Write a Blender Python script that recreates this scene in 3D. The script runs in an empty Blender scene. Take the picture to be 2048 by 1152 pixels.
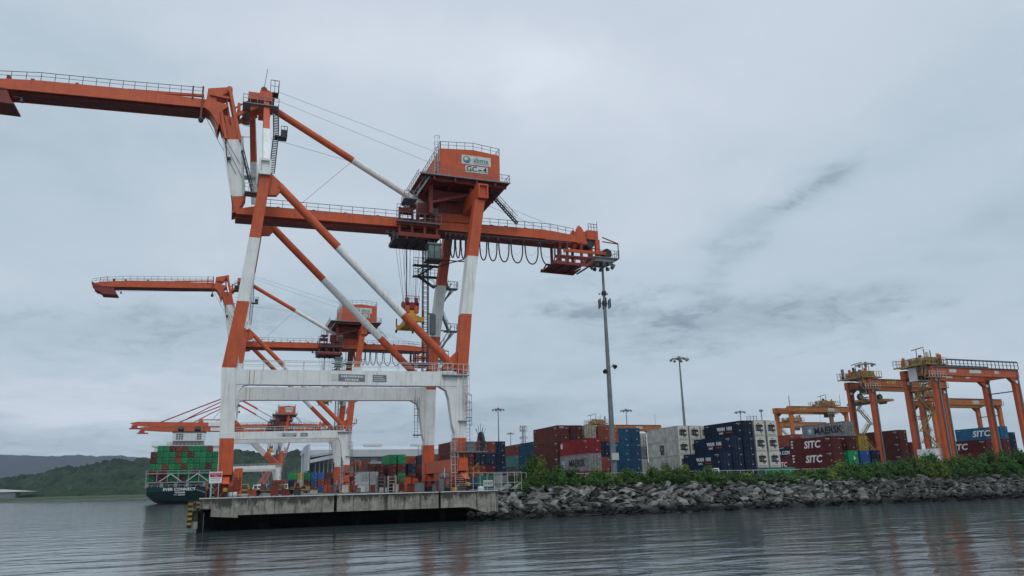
import bpy, bmesh, math, random
from mathutils import Vector, Matrix, noise
random.seed(7)
R = math.radians
S = bpy.context.scene
COL = S.collection
# ------------------------------------------------------------------ camera
cam = bpy.data.cameras.new("camera"); camo = bpy.data.objects.new("camera", cam); COL.objects.link(camo)
right = Vector((0.93781891, -0.34623348, -0.02486091))
up = Vector((-0.0659416, -0.24801069, 0.96651043))
back = Vector((-0.34080404, -0.90477239, -0.2554203))
camo.matrix_world = Matrix(((right.x, up.x, back.x, 0), (right.y, up.y, back.y, 0), (right.z, up.z, back.z, 3.9), (0, 0, 0, 1)))
cam.sensor_width = 36; cam.lens = 1500 / 2048 * 36
cam.clip_start = 0.5; cam.clip_end = 30000
S.camera = camo
S.render.resolution_x = 1024; S.render.resolution_y = 576
# ------------------------------------------------------------------ view
S.view_settings.view_transform = 'Standard'; S.view_settings.look = 'None'
S.view_settings.exposure = 0.30; S.view_settings.gamma = 1.0
# ------------------------------------------------------------------ world: overcast sky
SUN_EL, SUN_AZ = 48, 200       # sun behind and left of the camera, above the clouds
W = bpy.data.worlds.new("World"); S.world = W; W.use_nodes = True
nt = W.node_tree; nt.nodes.clear(); N = nt.nodes; L = nt.links
def nd(t, **k):
    n = N.new(t)
    for a, b in k.items(): setattr(n, a, b)
    return n
def mth(op, a, b=None, c=None):
    n = N.new('ShaderNodeMath'); n.operation = op
    for i, v in enumerate((a, b, c)):
        if v is None: continue
        if isinstance(v, (int, float)): n.inputs[i].default_value = v
        else: L.new(v, n.inputs[i])
    return n.outputs[0]
tc = nd('ShaderNodeTexCoord'); sep = nd('ShaderNodeSeparateXYZ'); L.new(tc.outputs['Generated'], sep.inputs[0])
dx, dy, dz = sep.outputs
az = mth('ARCTAN2', dx, dy); el = mth('ARCSINE', dz)
cmb = nd('ShaderNodeCombineXYZ')
den = mth('ADD', mth('MAXIMUM', dz, 0.0), 0.16)
L.new(mth('DIVIDE', dx, den), cmb.inputs[0]); L.new(mth('DIVIDE', dy, den), cmb.inputs[1])
def noi(scale, det, rough, off=(0, 0, 0), sc=(1, 1, 1), dist=0.0):
    mp = nd('ShaderNodeMapping'); mp.inputs['Location'].default_value = off; mp.inputs['Scale'].default_value = sc
    L.new(cmb.outputs[0], mp.inputs[0])
    n = nd('ShaderNodeTexNoise'); n.inputs['Scale'].default_value = scale; n.inputs['Detail'].default_value = det
    n.inputs['Roughness'].default_value = rough; n.inputs['Distortion'].default_value = dist
    L.new(mp.outputs[0], n.inputs['Vector']); return n.outputs['Fac']
n1 = noi(0.55, 6, 0.52, (3.1, 1.7, 0)); n2 = noi(1.7, 7, 0.55, (9.3, 4.2, 0), dist=0.4); n3 = noi(4.0, 5, 0.6, (1.3, 7.7, 2))
wob = mth('MULTIPLY', mth('SUBTRACT', n2, 0.5), 0.20); wob2 = mth('MULTIPLY', mth('SUBTRACT', n1, 0.5), 0.30)
wob3 = mth('MULTIPLY', mth('SUBTRACT', noi(7.0, 6, 0.62, (4.4, 2.2, 5)), 0.5), 0.16)
azd = mth('ADD', mth('ADD', az, wob), wob3); eld = mth('ADD', el, mth('MULTIPLY', mth('ADD', mth('ADD', wob, wob2), wob3), 0.50))
wf = noi(5.5, 8, 0.68, (2.4, 8.2, 5), dist=0.6)
WISP = mth('MINIMUM', mth('MAXIMUM', mth('MULTIPLY', mth('SUBTRACT', wf, 0.36), 3.0), 0.42), 1.25)
def blob(a0, e0, wa, we, rot, amt):
    a = mth('SUBTRACT', azd, R(a0)); e = mth('SUBTRACT', eld, R(e0)); c, s = math.cos(R(rot)), math.sin(R(rot))
    u = mth('DIVIDE', mth('ADD', mth('MULTIPLY', a, c), mth('MULTIPLY', e, s)), R(wa))
    v = mth('DIVIDE', mth('SUBTRACT', mth('MULTIPLY', e, c), mth('MULTIPLY', a, s)), R(we))
    q = mth('ADD', mth('MULTIPLY', u, u), mth('MULTIPLY', v, v))
    g_ = mth('MULTIPLY', mth('EXPONENT', mth('MULTIPLY', q, -1.0)), amt)
    return mth('MULTIPLY', g_, WISP) if amt < -.11 and we < 3 else g_
tot = mth('MULTIPLY', mth('SUBTRACT', n1, 0.5), 0.50)
tot = mth('ADD', tot, mth('MULTIPLY', mth('SUBTRACT', n2, 0.5), 0.32))
tot = mth('ADD', tot, mth('MULTIPLY', mth('SUBTRACT', n3, 0.5), 0.12))
for b in ((22.3, 32, 8, 2.8, 0, 0.17), (32, 28, 14, 6, 0, 0.08), (40.5, 19.6, 4.2, 1.5, 16, -0.36), (44.5, 21, 3, .7, 20, -0.26), (37, 15.8, 3.2, 1.3, 40, -0.22), (26.5, 13.0, 4.5, 1.3, -8, -0.34), (35, 11.4, 6.5, 1.5, -6, -0.42), (46, 10, 6, 1.0, -6, -0.22), (33, 9.4, 5, .8, -4, -0.16),
          (-6, 11.6, 15, 2.1, 3, -0.28), (-9, 7.0, 14, 1.2, 1, 0.16), (-10, 3.6, 30, 1.0, 0, -0.24), (6, 21, 9, 4, 0, 0.06), (3, 33, 16, 3, 6, 0.12), (-12, 25, 14, 5, 0, -0.10),
          (58, 8, 22, 4, 0, 0.04), (57, 27, 14, 7, 0, -0.10), (14, 5, 14, 1.2, 0, -0.12)):
    tot = mth('ADD', tot, blob(*b))
ramp = nd('ShaderNodeValToRGB'); cr = ramp.color_ramp
cr.elements[0].position = 0.0; cr.elements[0].color = (0.17, 0.23, 0.30, 1)
cr.elements[1].position = 1.0; cr.elements[1].color = (0.66, 0.73, 0.80, 1)
for p, c in ((0.28, (0.265, 0.335, 0.395)), (0.5, (0.415, 0.50, 0.575)), (0.70, (0.52, 0.578, 0.662))):
    e_ = cr.elements.new(p); e_.color = (*c, 1)
L.new(mth('ADD', tot, mth('ADD', 0.50, mth('MULTIPLY', mth('MAXIMUM', el, 0.0), 0.15))), ramp.inputs[0])
# the overcast is brightest high overhead and behind the viewer, above the frame
zen = mth('ADD', 1.0, mth('MULTIPLY', mth('POWER', mth('MAXIMUM', mth('SUBTRACT', dz, 0.60), 0.0), 1.0), 3.2))
cl = nd('ShaderNodeVectorMath', operation='SCALE'); L.new(ramp.outputs[0], cl.inputs[0]); L.new(zen, cl.inputs['Scale'])
sky = nd('ShaderNodeTexSky', sky_type='NISHITA'); sky.sun_disc = False
sky.sun_elevation = R(SUN_EL); sky.sun_rotation = R(SUN_AZ)
bg1 = nd('ShaderNodeBackground'); bg1.inputs[1].default_value = 0.05; L.new(sky.outputs[0], bg1.inputs[0])
bg2 = nd('ShaderNodeBackground'); bg2.inputs[1].default_value = 0.98; L.new(cl.outputs[0], bg2.inputs[0])
mixs = nd('ShaderNodeMixShader'); mixs.inputs[0].default_value = 0.95
L.new(bg1.outputs[0], mixs.inputs[1]); L.new(bg2.outputs[0], mixs.inputs[2])
wo = nd('ShaderNodeOutputWorld'); L.new(mixs.outputs[0], wo.inputs[0])
# ------------------------------------------------------------------ sun
sl = bpy.data.lights.new("sun", 'SUN'); sl.energy = 0.8; sl.angle = R(25); sl.color = (1, 0.97, 0.93)
so = bpy.data.objects.new("sun", sl); COL.objects.link(so)
a_, e__ = R(SUN_AZ), R(SUN_EL)
sd = Vector((math.sin(a_) * math.cos(e__), math.cos(a_) * math.cos(e__), math.sin(e__)))
so.rotation_euler = (-sd).to_track_quat('-Z', 'Y').to_euler()

# ------------------------------------------------------------------ materials
MATS = {}
def mat(name, col, rough=0.6, metal=0.0, var=0.25, scale=1.5, streak=0.0, streak_col=(0.16, 0.08, 0.04), bump=0.0, objcol=False, spec=0.4, coord='Object', emis=None, stains=0.0):
    if name in MATS: return MATS[name]
    m = bpy.data.materials.new(name); m.use_nodes = True; t = m.node_tree; b = t.nodes['Principled BSDF']
    b.inputs['Roughness'].default_value = rough; b.inputs['Metallic'].default_value = metal
    b.inputs['Specular IOR Level'].default_value = spec
    co = t.nodes.new('ShaderNodeTexCoord')
    if objcol:
        oi = t.nodes.new('ShaderNodeObjectInfo'); base = oi.outputs['Color']
    else:
        rg = t.nodes.new('ShaderNodeRGB'); rg.outputs[0].default_value = (*col, 1); base = rg.outputs[0]
    ns = t.nodes.new('ShaderNodeTexNoise'); ns.inputs['Scale'].default_value = scale; ns.inputs['Detail'].default_value = 6
    ns.inputs['Roughness'].default_value = 0.65
    t.links.new(co.outputs[coord], ns.inputs['Vector'])
    mr = t.nodes.new('ShaderNodeMapRange'); mr.inputs[1].default_value = 0.3; mr.inputs[2].default_value = 0.7
    mr.inputs[3].default_value = 1 - var; mr.inputs[4].default_value = 1 + var * 0.6
    t.links.new(ns.outputs['Fac'], mr.inputs[0])
    sc = t.nodes.new('ShaderNodeVectorMath'); sc.operation = 'SCALE'
    t.links.new(base, sc.inputs[0]); t.links.new(mr.outputs[0], sc.inputs['Scale']); out = sc.outputs[0]
    if streak > 0:      # rust and dirt runs: noise stretched along z
        mp = t.nodes.new('ShaderNodeMapping'); mp.inputs['Scale'].default_value = (2.2, 2.2, 0.16)
        t.links.new(co.outputs[coord], mp.inputs[0])
        n2_ = t.nodes.new('ShaderNodeTexNoise'); n2_.inputs['Scale'].default_value = 1.6; n2_.inputs['Detail'].default_value = 5
        t.links.new(mp.outputs[0], n2_.inputs['Vector'])
        r2 = t.nodes.new('ShaderNodeMapRange'); r2.inputs[1].default_value = 0.53; r2.inputs[2].default_value = 0.72
        r2.inputs[3].default_value = 0; r2.inputs[4].default_value = streak
        t.links.new(n2_.outputs['Fac'], r2.inputs[0])
        mx = t.nodes.new('ShaderNodeMix'); mx.data_type = 'RGBA'
        t.links.new(r2.outputs[0], mx.inputs[0]); t.links.new(out, mx.inputs[6]); mx.inputs[7].default_value = (*streak_col, 1)
        out = mx.outputs[2]
    t.links.new(out, b.inputs['Base Color'])
    if bump > 0:
        bp = t.nodes.new('ShaderNodeBump'); bp.inputs['Strength'].default_value = bump; bp.inputs['Distance'].default_value = 0.05
        t.links.new(ns.outputs['Fac'], bp.inputs['Height']); t.links.new(bp.outputs[0], b.inputs['Normal'])
    if emis:
        b.inputs['Emission Color'].default_value = (*emis[0], 1); b.inputs['Emission Strength'].default_value = emis[1]
    MATS[name] = m; return m
ORANGE = mat('orange_paint', (0.50, 0.086, 0.025), 0.55, streak=0.5, streak_col=(0.22, 0.035, 0.018), var=0.2, scale=0.7)
STAY = mat('red_stay_paint', (0.36, 0.035, 0.03), 0.5)
RED = mat('dark_red_primer', (0.20, 0.030, 0.022), 0.6, streak=0.4, streak_col=(0.06, 0.02, 0.02))
RUST = mat('rusty_bracket', (0.42, 0.26, 0.14), 0.8)
WHITE = mat('white_paint', (0.70, 0.72, 0.70), 0.5, streak=0.45, streak_col=(0.40, 0.28, 0.18), var=0.12, scale=0.6)
GREY = mat('galvanised_steel', (0.17, 0.19, 0.20), 0.55, metal=0.3)
PALE = mat('pale_grey_rail', (0.45, 0.47, 0.46), 0.5)
DARK = mat('dark_steel', (0.035, 0.035, 0.04), 0.6)
BLACK = mat('black_cable', (0.008, 0.008, 0.010), 0.6)
YEL = mat('yellow_paint', (0.50, 0.25, 0.02), 0.5, streak=0.5, streak_col=(0.10, 0.06, 0.02))
TAN = mat('weathered_yellow_paint', (0.33, 0.22, 0.07), 0.6, streak=0.6, streak_col=(0.12, 0.07, 0.03))
RORA = mat('yard_crane_orange_paint', (0.47, 0.125, 0.034), 0.55, streak=0.4, streak_col=(0.20, 0.06, 0.03), scale=0.8)
RRED = mat('yard_crane_red_paint', (0.44, 0.095, 0.036), 0.55, streak=0.4, streak_col=(0.17, 0.04, 0.02), scale=0.8)
GLASS = mat('tinted_window_glass', (0.02, 0.035, 0.035), 0.1, var=0.05, spec=0.8)
CGLASS = mat('greenish_cab_glass', (0.10, 0.19, 0.17), 0.15, spec=0.8)
LWHITE = mat('white_lettering', (0.70, 0.71, 0.70), 0.5, var=0.1)
LBLACK = mat('black_lettering', (0.012, 0.014, 0.02), 0.5, var=0.1)
LRED = mat('red_lettering', (0.42, 0.02, 0.05), 0.5, var=0.1)
LBLUE = mat('blue_lettering', (0.05, 0.16, 0.30), 0.5, var=0.1)
LGREEN = mat('green_lettering', (0.08, 0.22, 0.15), 0.5, var=0.1)
LYEL = mat('yellow_lettering', (0.65, 0.42, 0.08), 0.5, var=0.1)
SIGN = mat('pale_sign_panel', (0.52, 0.56, 0.53), 0.5, var=0.1)
PLATE = mat('grey_name_plate', (0.16, 0.18, 0.20), 0.5, var=0.3)
CPAINT = mat('container_paint', (1, 1, 1), 0.55, objcol=True, var=0.42, scale=0.9, streak=0.5, streak_col=(0.06, 0.03, 0.02), spec=0.18)
CMARK = mat('stencilled_marking', (0.42, 0.42, 0.40), 0.6, var=.6, scale=9)
CROD = mat('container_door_bars', (0.07, 0.07, 0.075), 0.5, metal=0.3)
CREAM = mat('reefer_frame_paint', (0.55, 0.54, 0.48), 0.5, streak=0.5, streak_col=(0.30, 0.20, 0.10))

# ------------------------------------------------------------------ mesh helper
class MB:
    def __init__(s): s.v = []; s.f = []; s.m = []; s.sm = []; s.mats = []
    def mi(s, m):
        if m not in s.mats: s.mats.append(m)
        return s.mats.index(m)
    def add(s, vs, fs, m, smooth=False):
        o = len(s.v); i = s.mi(m)
        s.v += [tuple(p) for p in vs]
        for f in fs: s.f.append(tuple(o + k for k in f)); s.m.append(i); s.sm.append(smooth)
    def box(s, x0, x1, y0, y1, z0, z1, m):
        s.add([(x0, y0, z0), (x1, y0, z0), (x1, y1, z0), (x0, y1, z0), (x0, y0, z1), (x1, y0, z1), (x1, y1, z1), (x0, y1, z1)],
              [(0, 3, 2, 1), (4, 5, 6, 7), (0, 1, 5, 4), (1, 2, 6, 5), (2, 3, 7, 6), (3, 0, 4, 7)], m)
    def prism(s, poly, axis, a, b, m):   # poly of 2-D points, swept along an axis from a to b
        n = len(poly)
        def P(u, v, w): return (w, u, v) if axis == 'x' else ((u, w, v) if axis == 'y' else (u, v, w))
        s.add([P(u, v, a) for u, v in poly] + [P(u, v, b) for u, v in poly],
              [tuple(range(n)), tuple(range(2 * n - 1, n - 1, -1))] + [(i, i + n, (i + 1) % n + n, (i + 1) % n) for i in range(n)], m)
    def bar(s, p0, p1, w, h, m, w1=None, h1=None, upv=(0, 0, 1)):
        p0 = Vector(p0); p1 = Vector(p1); d = (p1 - p0)
        if d.length < 1e-6: return
        d.normalize(); u = Vector(upv)
        if abs(d.dot(u)) > 0.98: u = Vector((0, 1, 0))
        a = d.cross(u).normalized(); b = a.cross(d).normalized(); w1 = w if w1 is None else w1; h1 = h if h1 is None else h1
        vs = []
        for p, ww, hh in ((p0, w, h), (p1, w1, h1)):
            for i, j in ((-1, -1), (1, -1), (1, 1), (-1, 1)): vs.append(p + a * (i * ww / 2) + b * (j * hh / 2))
        s.add(vs, [(0, 1, 2, 3), (7, 6, 5, 4), (0, 4, 5, 1), (1, 5, 6, 2), (2, 6, 7, 3), (3, 7, 4, 0)], m)
    def tube(s, p0, p1, r0, m, r1=None, n=12, caps=True):
        p0 = Vector(p0); p1 = Vector(p1); d = (p1 - p0).normalized(); r1 = r0 if r1 is None else r1
        u = Vector((0, 0, 1)) if abs(d.z) < 0.95 else Vector((0, 1, 0))
        a = d.cross(u).normalized(); b = a.cross(d).normalized(); vs = []
        for p, r in ((p0, r0), (p1, r1)):
            for k in range(n):
                t = 2 * math.pi * k / n; vs.append(p + (a * math.cos(t) + b * math.sin(t)) * r)
        s.add(vs, [(i, (i + 1) % n, (i + 1) % n + n, i + n) for i in range(n)], m, True)
        if caps: s.add(vs, [tuple(range(n - 1, -1, -1)), tuple(range(n, 2 * n))], m)
    def path(s, pts, r, m, n=5):
        for a, b in zip(pts, pts[1:]): s.tube(a, b, r, m, n=n, caps=False)
    def rail(s, pts, m, h=1.1, step=1.6, r=0.035, mid=True):
        up_ = Vector((0, 0, 1))
        for a, b in zip(pts, pts[1:]):
            a = Vector(a); b = Vector(b); L_ = (b - a).length; n = max(1, round(L_ / step))
            s.bar(a + up_ * h, b + up_ * h, 2 * r, 2 * r, m)
            if mid: s.bar(a + up_ * h * .52, b + up_ * h * .52, 1.4 * r, 1.4 * r, m)
            for k in range(n + 1):
                p = a.lerp(b, k / n); s.bar(p, p + up_ * h, 2 * r, 2 * r, m)
    def stairs(s, p0, p1, w, m, side=(0, 1, 0), rail=True):
        p0 = Vector(p0); p1 = Vector(p1); sd = Vector(side).normalized(); n = max(2, int(abs(p1.z - p0.z) / 0.28))
        for q in (-1, 1):
            o = sd * (w / 2 * q); s.bar(p0 + o, p1 + o, 0.07, 0.22, m)
            if rail:
                s.bar(p0 + o + Vector((0, 0, 1)), p1 + o + Vector((0, 0, 1)), 0.06, 0.06, m)
                for k in range(0, n + 1, 4):
                    q_ = p0.lerp(p1, k / n) + o; s.bar(q_, q_ + Vector((0, 0, 1)), 0.05, 0.05, m)
        for k in range(n + 1):
            q = p0.lerp(p1, k / n); s.bar(q - sd * w / 2, q + sd * w / 2, 0.22, 0.04, m)
    def ladder(s, x, y, z0, z1, m, w=0.45, axis='x', cage=True, step=0.45):
        ax = Vector((1, 0, 0)) if axis == 'x' else Vector((0, 1, 0)); nn = Vector((0, -1, 0)) if axis == 'x' else Vector((-1, 0, 0))
        c = Vector((x, y, 0))
        for q in (-1, 1): s.bar(c + ax * q * w / 2 + Vector((0, 0, z0)), c + ax * q * w / 2 + Vector((0, 0, z1)), 0.06, 0.06, m)
        z = z0
        while z < z1: s.bar(c - ax * w / 2 + Vector((0, 0, z)), c + ax * w / 2 + Vector((0, 0, z)), 0.04, 0.04, m); z += step
        if cage:
            z = z0 + 2.2
            while z < z1 + .8:
                P = [c + ax * (-w / 2 - .1) + Vector((0, 0, z)), c + ax * (-w / 2 - .1) + nn * .55 + Vector((0, 0, z)), c + nn * .8 + Vector((0, 0, z)),
                     c + ax * (w / 2 + .1) + nn * .55 + Vector((0, 0, z)), c + ax * (w / 2 + .1) + Vector((0, 0, z))]
                for a, b in zip(P, P[1:]): s.bar(a, b, 0.05, 0.05, m)
                z += 0.95
            for o in (ax * (-w / 2 - .1) + nn * .5, nn * .8, ax * (w / 2 + .1) + nn * .5): s.bar(c + o + Vector((0, 0, z0 + 2.2)), c + o + Vector((0, 0, z1 + .8)), 0.045, 0.045, m)
    def ball(s, c, rx, ry, rz, m, seg=10, rings=6, smooth=True):
        vs = []; fs = []
        for i in range(rings + 1):
            t = math.pi * i / rings
            for k in range(seg):
                p = 2 * math.pi * k / seg; vs.append((c[0] + rx * math.sin(t) * math.cos(p), c[1] + ry * math.sin(t) * math.sin(p), c[2] + rz * math.cos(t)))
        for i in range(rings):
            for k in range(seg): fs.append((i * seg + k, (i + 1) * seg + k, (i + 1) * seg + (k + 1) % seg, i * seg + (k + 1) % seg))
        s.add(vs, fs, m, smooth)
    def mesh(s, name, origin=(0, 0, 0), fix=True):
        me = bpy.data.meshes.new(name); ox, oy, oz = origin
        me.from_pydata([(x - ox, y - oy, z - oz) for x, y, z in s.v], [], s.f)
        for m in s.mats: me.materials.append(m)
        me.polygons.foreach_set('material_index', s.m); me.polygons.foreach_set('use_smooth', s.sm)
        if fix:
            bm = bmesh.new(); bm.from_mesh(me); bmesh.ops.recalc_face_normals(bm, faces=bm.faces); bm.to_mesh(me); bm.free()
        me.update(); return me
    def build(s, name, parent=None, origin=None, label=None, fix=True):
        org = origin if origin is not None else (tuple(parent['_org']) if parent is not None else (0, 0, 0))
        o = bpy.data.objects.new(name, s.mesh(name, org, fix)); COL.objects.link(o)
        o['_org'] = org
        if parent is not None: o.parent = parent
        else: o.location = org
        if label: o['label'] = label
        return o
def tag(o, label, cat, group=None):
    o['label'] = label; o['category'] = cat
    if group: o['group'] = group
    return o
def struct(o, kind='structure'): o['kind'] = kind; return o
def empty(name, org, label, cat, group=None):
    o = bpy.data.objects.new(name, None); COL.objects.link(o); o.location = org; o['_org'] = org; o.empty_display_size = 1
    return tag(o, label, cat, group)
def copy_tree(o, parent=None):
    c = o.copy(); COL.objects.link(c)
    if parent is not None: c.parent = parent
    for ch in list(o.children): copy_tree(ch, c)
    return c
TXT = {}
def text(body, size, loc, rot, m, parent, name='lettering', xs=1.0, shear=0.0, bold=0.0, align='CENTER', ex=0.02):
    key = (body, size, m.name, xs, shear, bold, align)
    if key not in TXT:
        cu = bpy.data.curves.new('lettering', 'FONT'); cu.body = body; cu.size = size; cu.align_x = align; cu.align_y = 'CENTER'
        cu.extrude = ex; cu.shear = shear; cu.offset = bold; cu.resolution_u = 2
        t = bpy.data.objects.new('lettering', cu); COL.objects.link(t)
        bpy.context.view_layer.update()
        me = bpy.data.meshes.new_from_object(t.evaluated_get(bpy.context.evaluated_depsgraph_get()))
        bpy.data.objects.remove(t); me.materials.clear(); me.materials.append(m)
        for v in me.vertices: v.co.x *= xs
        TXT[key] = me
    o = bpy.data.objects.new(name, TXT[key]); COL.objects.link(o)
    ox, oy, oz = parent['_org'] if parent is not None else (0, 0, 0)
    o.location = (loc[0] - ox, loc[1] - oy, loc[2] - oz); o.rotation_euler = rot
    if parent is not None: o.parent = parent
    return o
FRONT = (R(90), 0, 0)            # reads on a face that looks towards -Y
SIDE = (R(90), 0, R(-90))        # reads on a face that looks towards -X

# ================================================================== SETTING
QZ = 3.4   # level of the quay deck and yard
# water
def water():
    me = bpy.data.meshes.new('water'); me.from_pydata([(-7800, -60, 0), (7800, -60, 0), (7800, 7800, 0), (-7800, 7800, 0)], [], [(0, 1, 2, 3)])
    m = bpy.data.materials.new('harbour_water'); m.use_nodes = True; t = m.node_tree; b = t.nodes['Principled BSDF']
    b.inputs['Base Color'].default_value = (0.042, 0.056, 0.060, 1); b.inputs['Roughness'].default_value = 0.10; b.inputs['IOR'].default_value = 1.33
    b.inputs['Specular IOR Level'].default_value = 0.5
    g = t.nodes.new('ShaderNodeNewGeometry')
    def ns(scale, sc, rot, det, ro=0.5, dist=0.0):
        mp = t.nodes.new('ShaderNodeMapping'); mp.inputs['Scale'].default_value = sc; mp.inputs['Rotation'].default_value = (0, 0, R(rot))
        t.links.new(g.outputs['Position'], mp.inputs[0]); n = t.nodes.new('ShaderNodeTexNoise'); n.inputs['Scale'].default_value = scale
        n.inputs['Detail'].default_value = det; n.inputs['Roughness'].default_value = ro; n.inputs['Distortion'].default_value = dist
        t.links.new(mp.outputs[0], n.inputs['Vector']); return n.outputs['Fac']
    def m_(op, a, b_):
        n = t.nodes.new('ShaderNodeMath'); n.operation = op
        for i, v in enumerate((a, b_)):
            if isinstance(v, (int, float)): n.inputs[i].default_value = v
            else: t.links.new(v, n.inputs[i])
        return n.outputs[0]
    big = ns(0.33, (0.40, 1.0, 1), 14, 2, 0.4, 0.7); mid = ns(0.95, (0.42, 1.0, 1), 24, 2, 0.45, 0.5); small = ns(2.6, (1, 1.2, 1), 35, 2, 0.5)
    patch = ns(0.035, (0.5, 1, 1), 10, 2)
    pr = t.nodes.new('ShaderNodeMapRange'); pr.inputs[1].default_value = 0.38; pr.inputs[2].default_value = 0.62; pr.inputs[3].default_value = 0.45; pr.inputs[4].default_value = 1.1
    t.links.new(patch, pr.inputs[0])
    h = m_('ADD', m_('MULTIPLY', big, 0.30), m_('MULTIPLY', m_('ADD', m_('MULTIPLY', mid, 0.085), m_('MULTIPLY', small, 0.034)), pr.outputs[0]))
    bp = t.nodes.new('ShaderNodeBump'); bp.inputs['Strength'].default_value = 1.0; bp.inputs['Distance'].default_value = 0.50
    t.links.new(h, bp.inputs['Height']); t.links.new(bp.outputs[0], b.inputs['Normal'])
    me.materials.append(m); o = bpy.data.objects.new('water', me); COL.objects.link(o); struct(o)
water()
CONC = mat('old_concrete', (0.28, 0.27, 0.225), 0.85, var=0.5, scale=0.8, streak=0.9, streak_col=(0.045, 0.045, 0.036), bump=0.5)
def stain_top(m, z0, z1):      # black algae growing down from the coping, broken up by noise
    t = m.node_tree; b = t.nodes['Principled BSDF']; lk = b.inputs['Base Color'].links[0].from_socket
    g = t.nodes.new('ShaderNodeNewGeometry'); sp = t.nodes.new('ShaderNodeSeparateXYZ'); t.links.new(g.outputs['Position'], sp.inputs[0])
    mp = t.nodes.new('ShaderNodeMapping'); mp.inputs['Scale'].default_value = (1, 1, .35); t.links.new(g.outputs['Position'], mp.inputs[0])
    n = t.nodes.new('ShaderNodeTexNoise'); n.inputs['Scale'].default_value = 1.6; n.inputs['Detail'].default_value = 8; n.inputs['Roughness'].default_value = .75; t.links.new(mp.outputs[0], n.inputs['Vector'])
    r = t.nodes.new('ShaderNodeMapRange'); r.inputs[1].default_value = z0; r.inputs[2].default_value = z1; r.inputs[3].default_value = -.22; r.inputs[4].default_value = .16; t.links.new(sp.outputs[2], r.inputs[0])
    a = t.nodes.new('ShaderNodeMath'); a.operation = 'ADD'; t.links.new(n.outputs['Fac'], a.inputs[0]); t.links.new(r.outputs[0], a.inputs[1])
    r2 = t.nodes.new('ShaderNodeMapRange'); r2.inputs[1].default_value = .47; r2.inputs[2].default_value = .60; r2.inputs[3].default_value = 0; r2.inputs[4].default_value = .93; t.links.new(a.outputs[0], r2.inputs[0])
    mx = t.nodes.new('ShaderNodeMix'); mx.data_type = 'RGBA'; t.links.new(r2.outputs[0], mx.inputs[0]); t.links.new(lk, mx.inputs[6]); mx.inputs[7].default_value = (.035, .035, .03, 1); t.links.new(mx.outputs[2], b.inputs['Base Color'])
stain_top(CONC, 1.7, 3.4)
CEDGE = mat('pale_coping', (0.55, 0.55, 0.52), 0.8)
VOID = mat('void_shade_and_joints', (0.010, 0.011, 0.012), 0.95, spec=0.05)  # near-black colour paints in shade of the open underside; also fills dark joints
ASPH = mat('yard_paving', (0.11, 0.11, 0.105), 0.9, scale=0.2)
# yard ground
g = MB(); g.box(30.5, 900, 95.0, 900, -2, QZ - .1, ASPH); o = struct(g.build('yard_ground', origin=(200, 300, 0)))
# quay deck: thick front beam, thinner slab, expansion joints
q = MB()
q.box(-2.5, 31.2, 92.0, 640, 2.2, QZ - .05, ASPH)
struct(q.build('quay_deck', origin=(14, 300, 0)))
q = MB()
YW = 89.5
q.prism([(-2.5, 2.35), (-1.3, 2.35), (-1.3, 1.55), (1.45, 1.35), (1.45, 1.62), (7.0, 1.62), (11.6, 1.62), (11.6, QZ), (-2.5, QZ)], 'y', YW, 92.0, CONC)
q.prism([(11.95, 1.62), (23.75, 1.62), (23.75, QZ), (11.95, QZ)], 'y', YW + .02, 92.0, CONC)
q.prism([(24.05, 1.62), (27.4, 1.62), (29.4, 1.0), (31.2, .6), (31.2, QZ - .02), (24.05, QZ - .02)], 'y', YW + .03, 92.0, CONC)
q.box(11.6, 11.95, YW + .4, 92.0, 1.7, QZ - .02, VOID); q.box(23.75, 24.05, YW + .4, 92.0, 1.7, QZ - .02, VOID)
for xx in (5.2, 17.6, 28.4): q.box(xx, xx + .05, YW - .012, YW + .02, 1.62, QZ, VOID)
qw = q.build('quay_wall', origin=(14, 90.7, 0)); tag(qw, 'long stained grey concrete quay wall with dark vertical joints above the water', 'quay wall')
c = MB(); c.box(-2.55, 11.6, YW - .05, YW + .35, QZ, QZ + .10, CEDGE); c.box(11.95, 23.75, YW - .05, YW + .35, QZ, QZ + .10, CEDGE); c.box(24.05, 31.2, YW - .05, YW + .35, QZ, QZ + .10, CEDGE)
c.build('coping', qw)
c = MB()
for y in (640,): c.box(-2.5, -2.2, 92.0, y, 1.7, QZ - .06, CONC)
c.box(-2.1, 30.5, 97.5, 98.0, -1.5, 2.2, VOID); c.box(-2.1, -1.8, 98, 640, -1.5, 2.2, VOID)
c.build('under_wall', qw)
x = -0.9
while x < 29:
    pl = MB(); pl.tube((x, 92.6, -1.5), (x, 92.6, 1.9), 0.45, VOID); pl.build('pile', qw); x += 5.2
# yellow-black fender frame on the quay corner
DYEL = mat('dirty_yellow_paint', (0.30, 0.19, 0.035), 0.7, streak=0.8, streak_col=(0.04, 0.035, 0.02), scale=3)
f = MB()
def hazard(f, x0, x1, y0, y1, z0, z1, n):
    for k in range(n):
        a = z0 + (z1 - z0) * k / n; b = z0 + (z1 - z0) * (k + 1) / n; f.box(x0, x1, y0, y1, a, b, DYEL if k % 2 else BLACK)
hazard(f, -3.55, -3.1, 88.9, 89.4, 0.55, 3.3, 11); hazard(f, -2.72, -2.45, 88.9, 89.3, 2.3, 3.35, 5)
for k in range(6):
    f.box(-3.1 + k * .1, -3.0 + k * .1, 88.95, 89.3, 3.0, 3.2, DYEL if k % 2 else BLACK); f.box(-3.1 + k * .1, -3.0 + k * .1, 88.95, 89.3, 2.2, 2.36, BLACK if k % 2 else DYEL)
f.box(-3.5, -2.5, 89.3, 92, 0.4, 1.1, CONC); f.box(-3.1, -2.56, 89.35, 91, 1.1, 2.2, DARK); f.tube((-2.3, 89.9, -1.5), (-2.3, 89.9, 2.2), .3, VOID)
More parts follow.
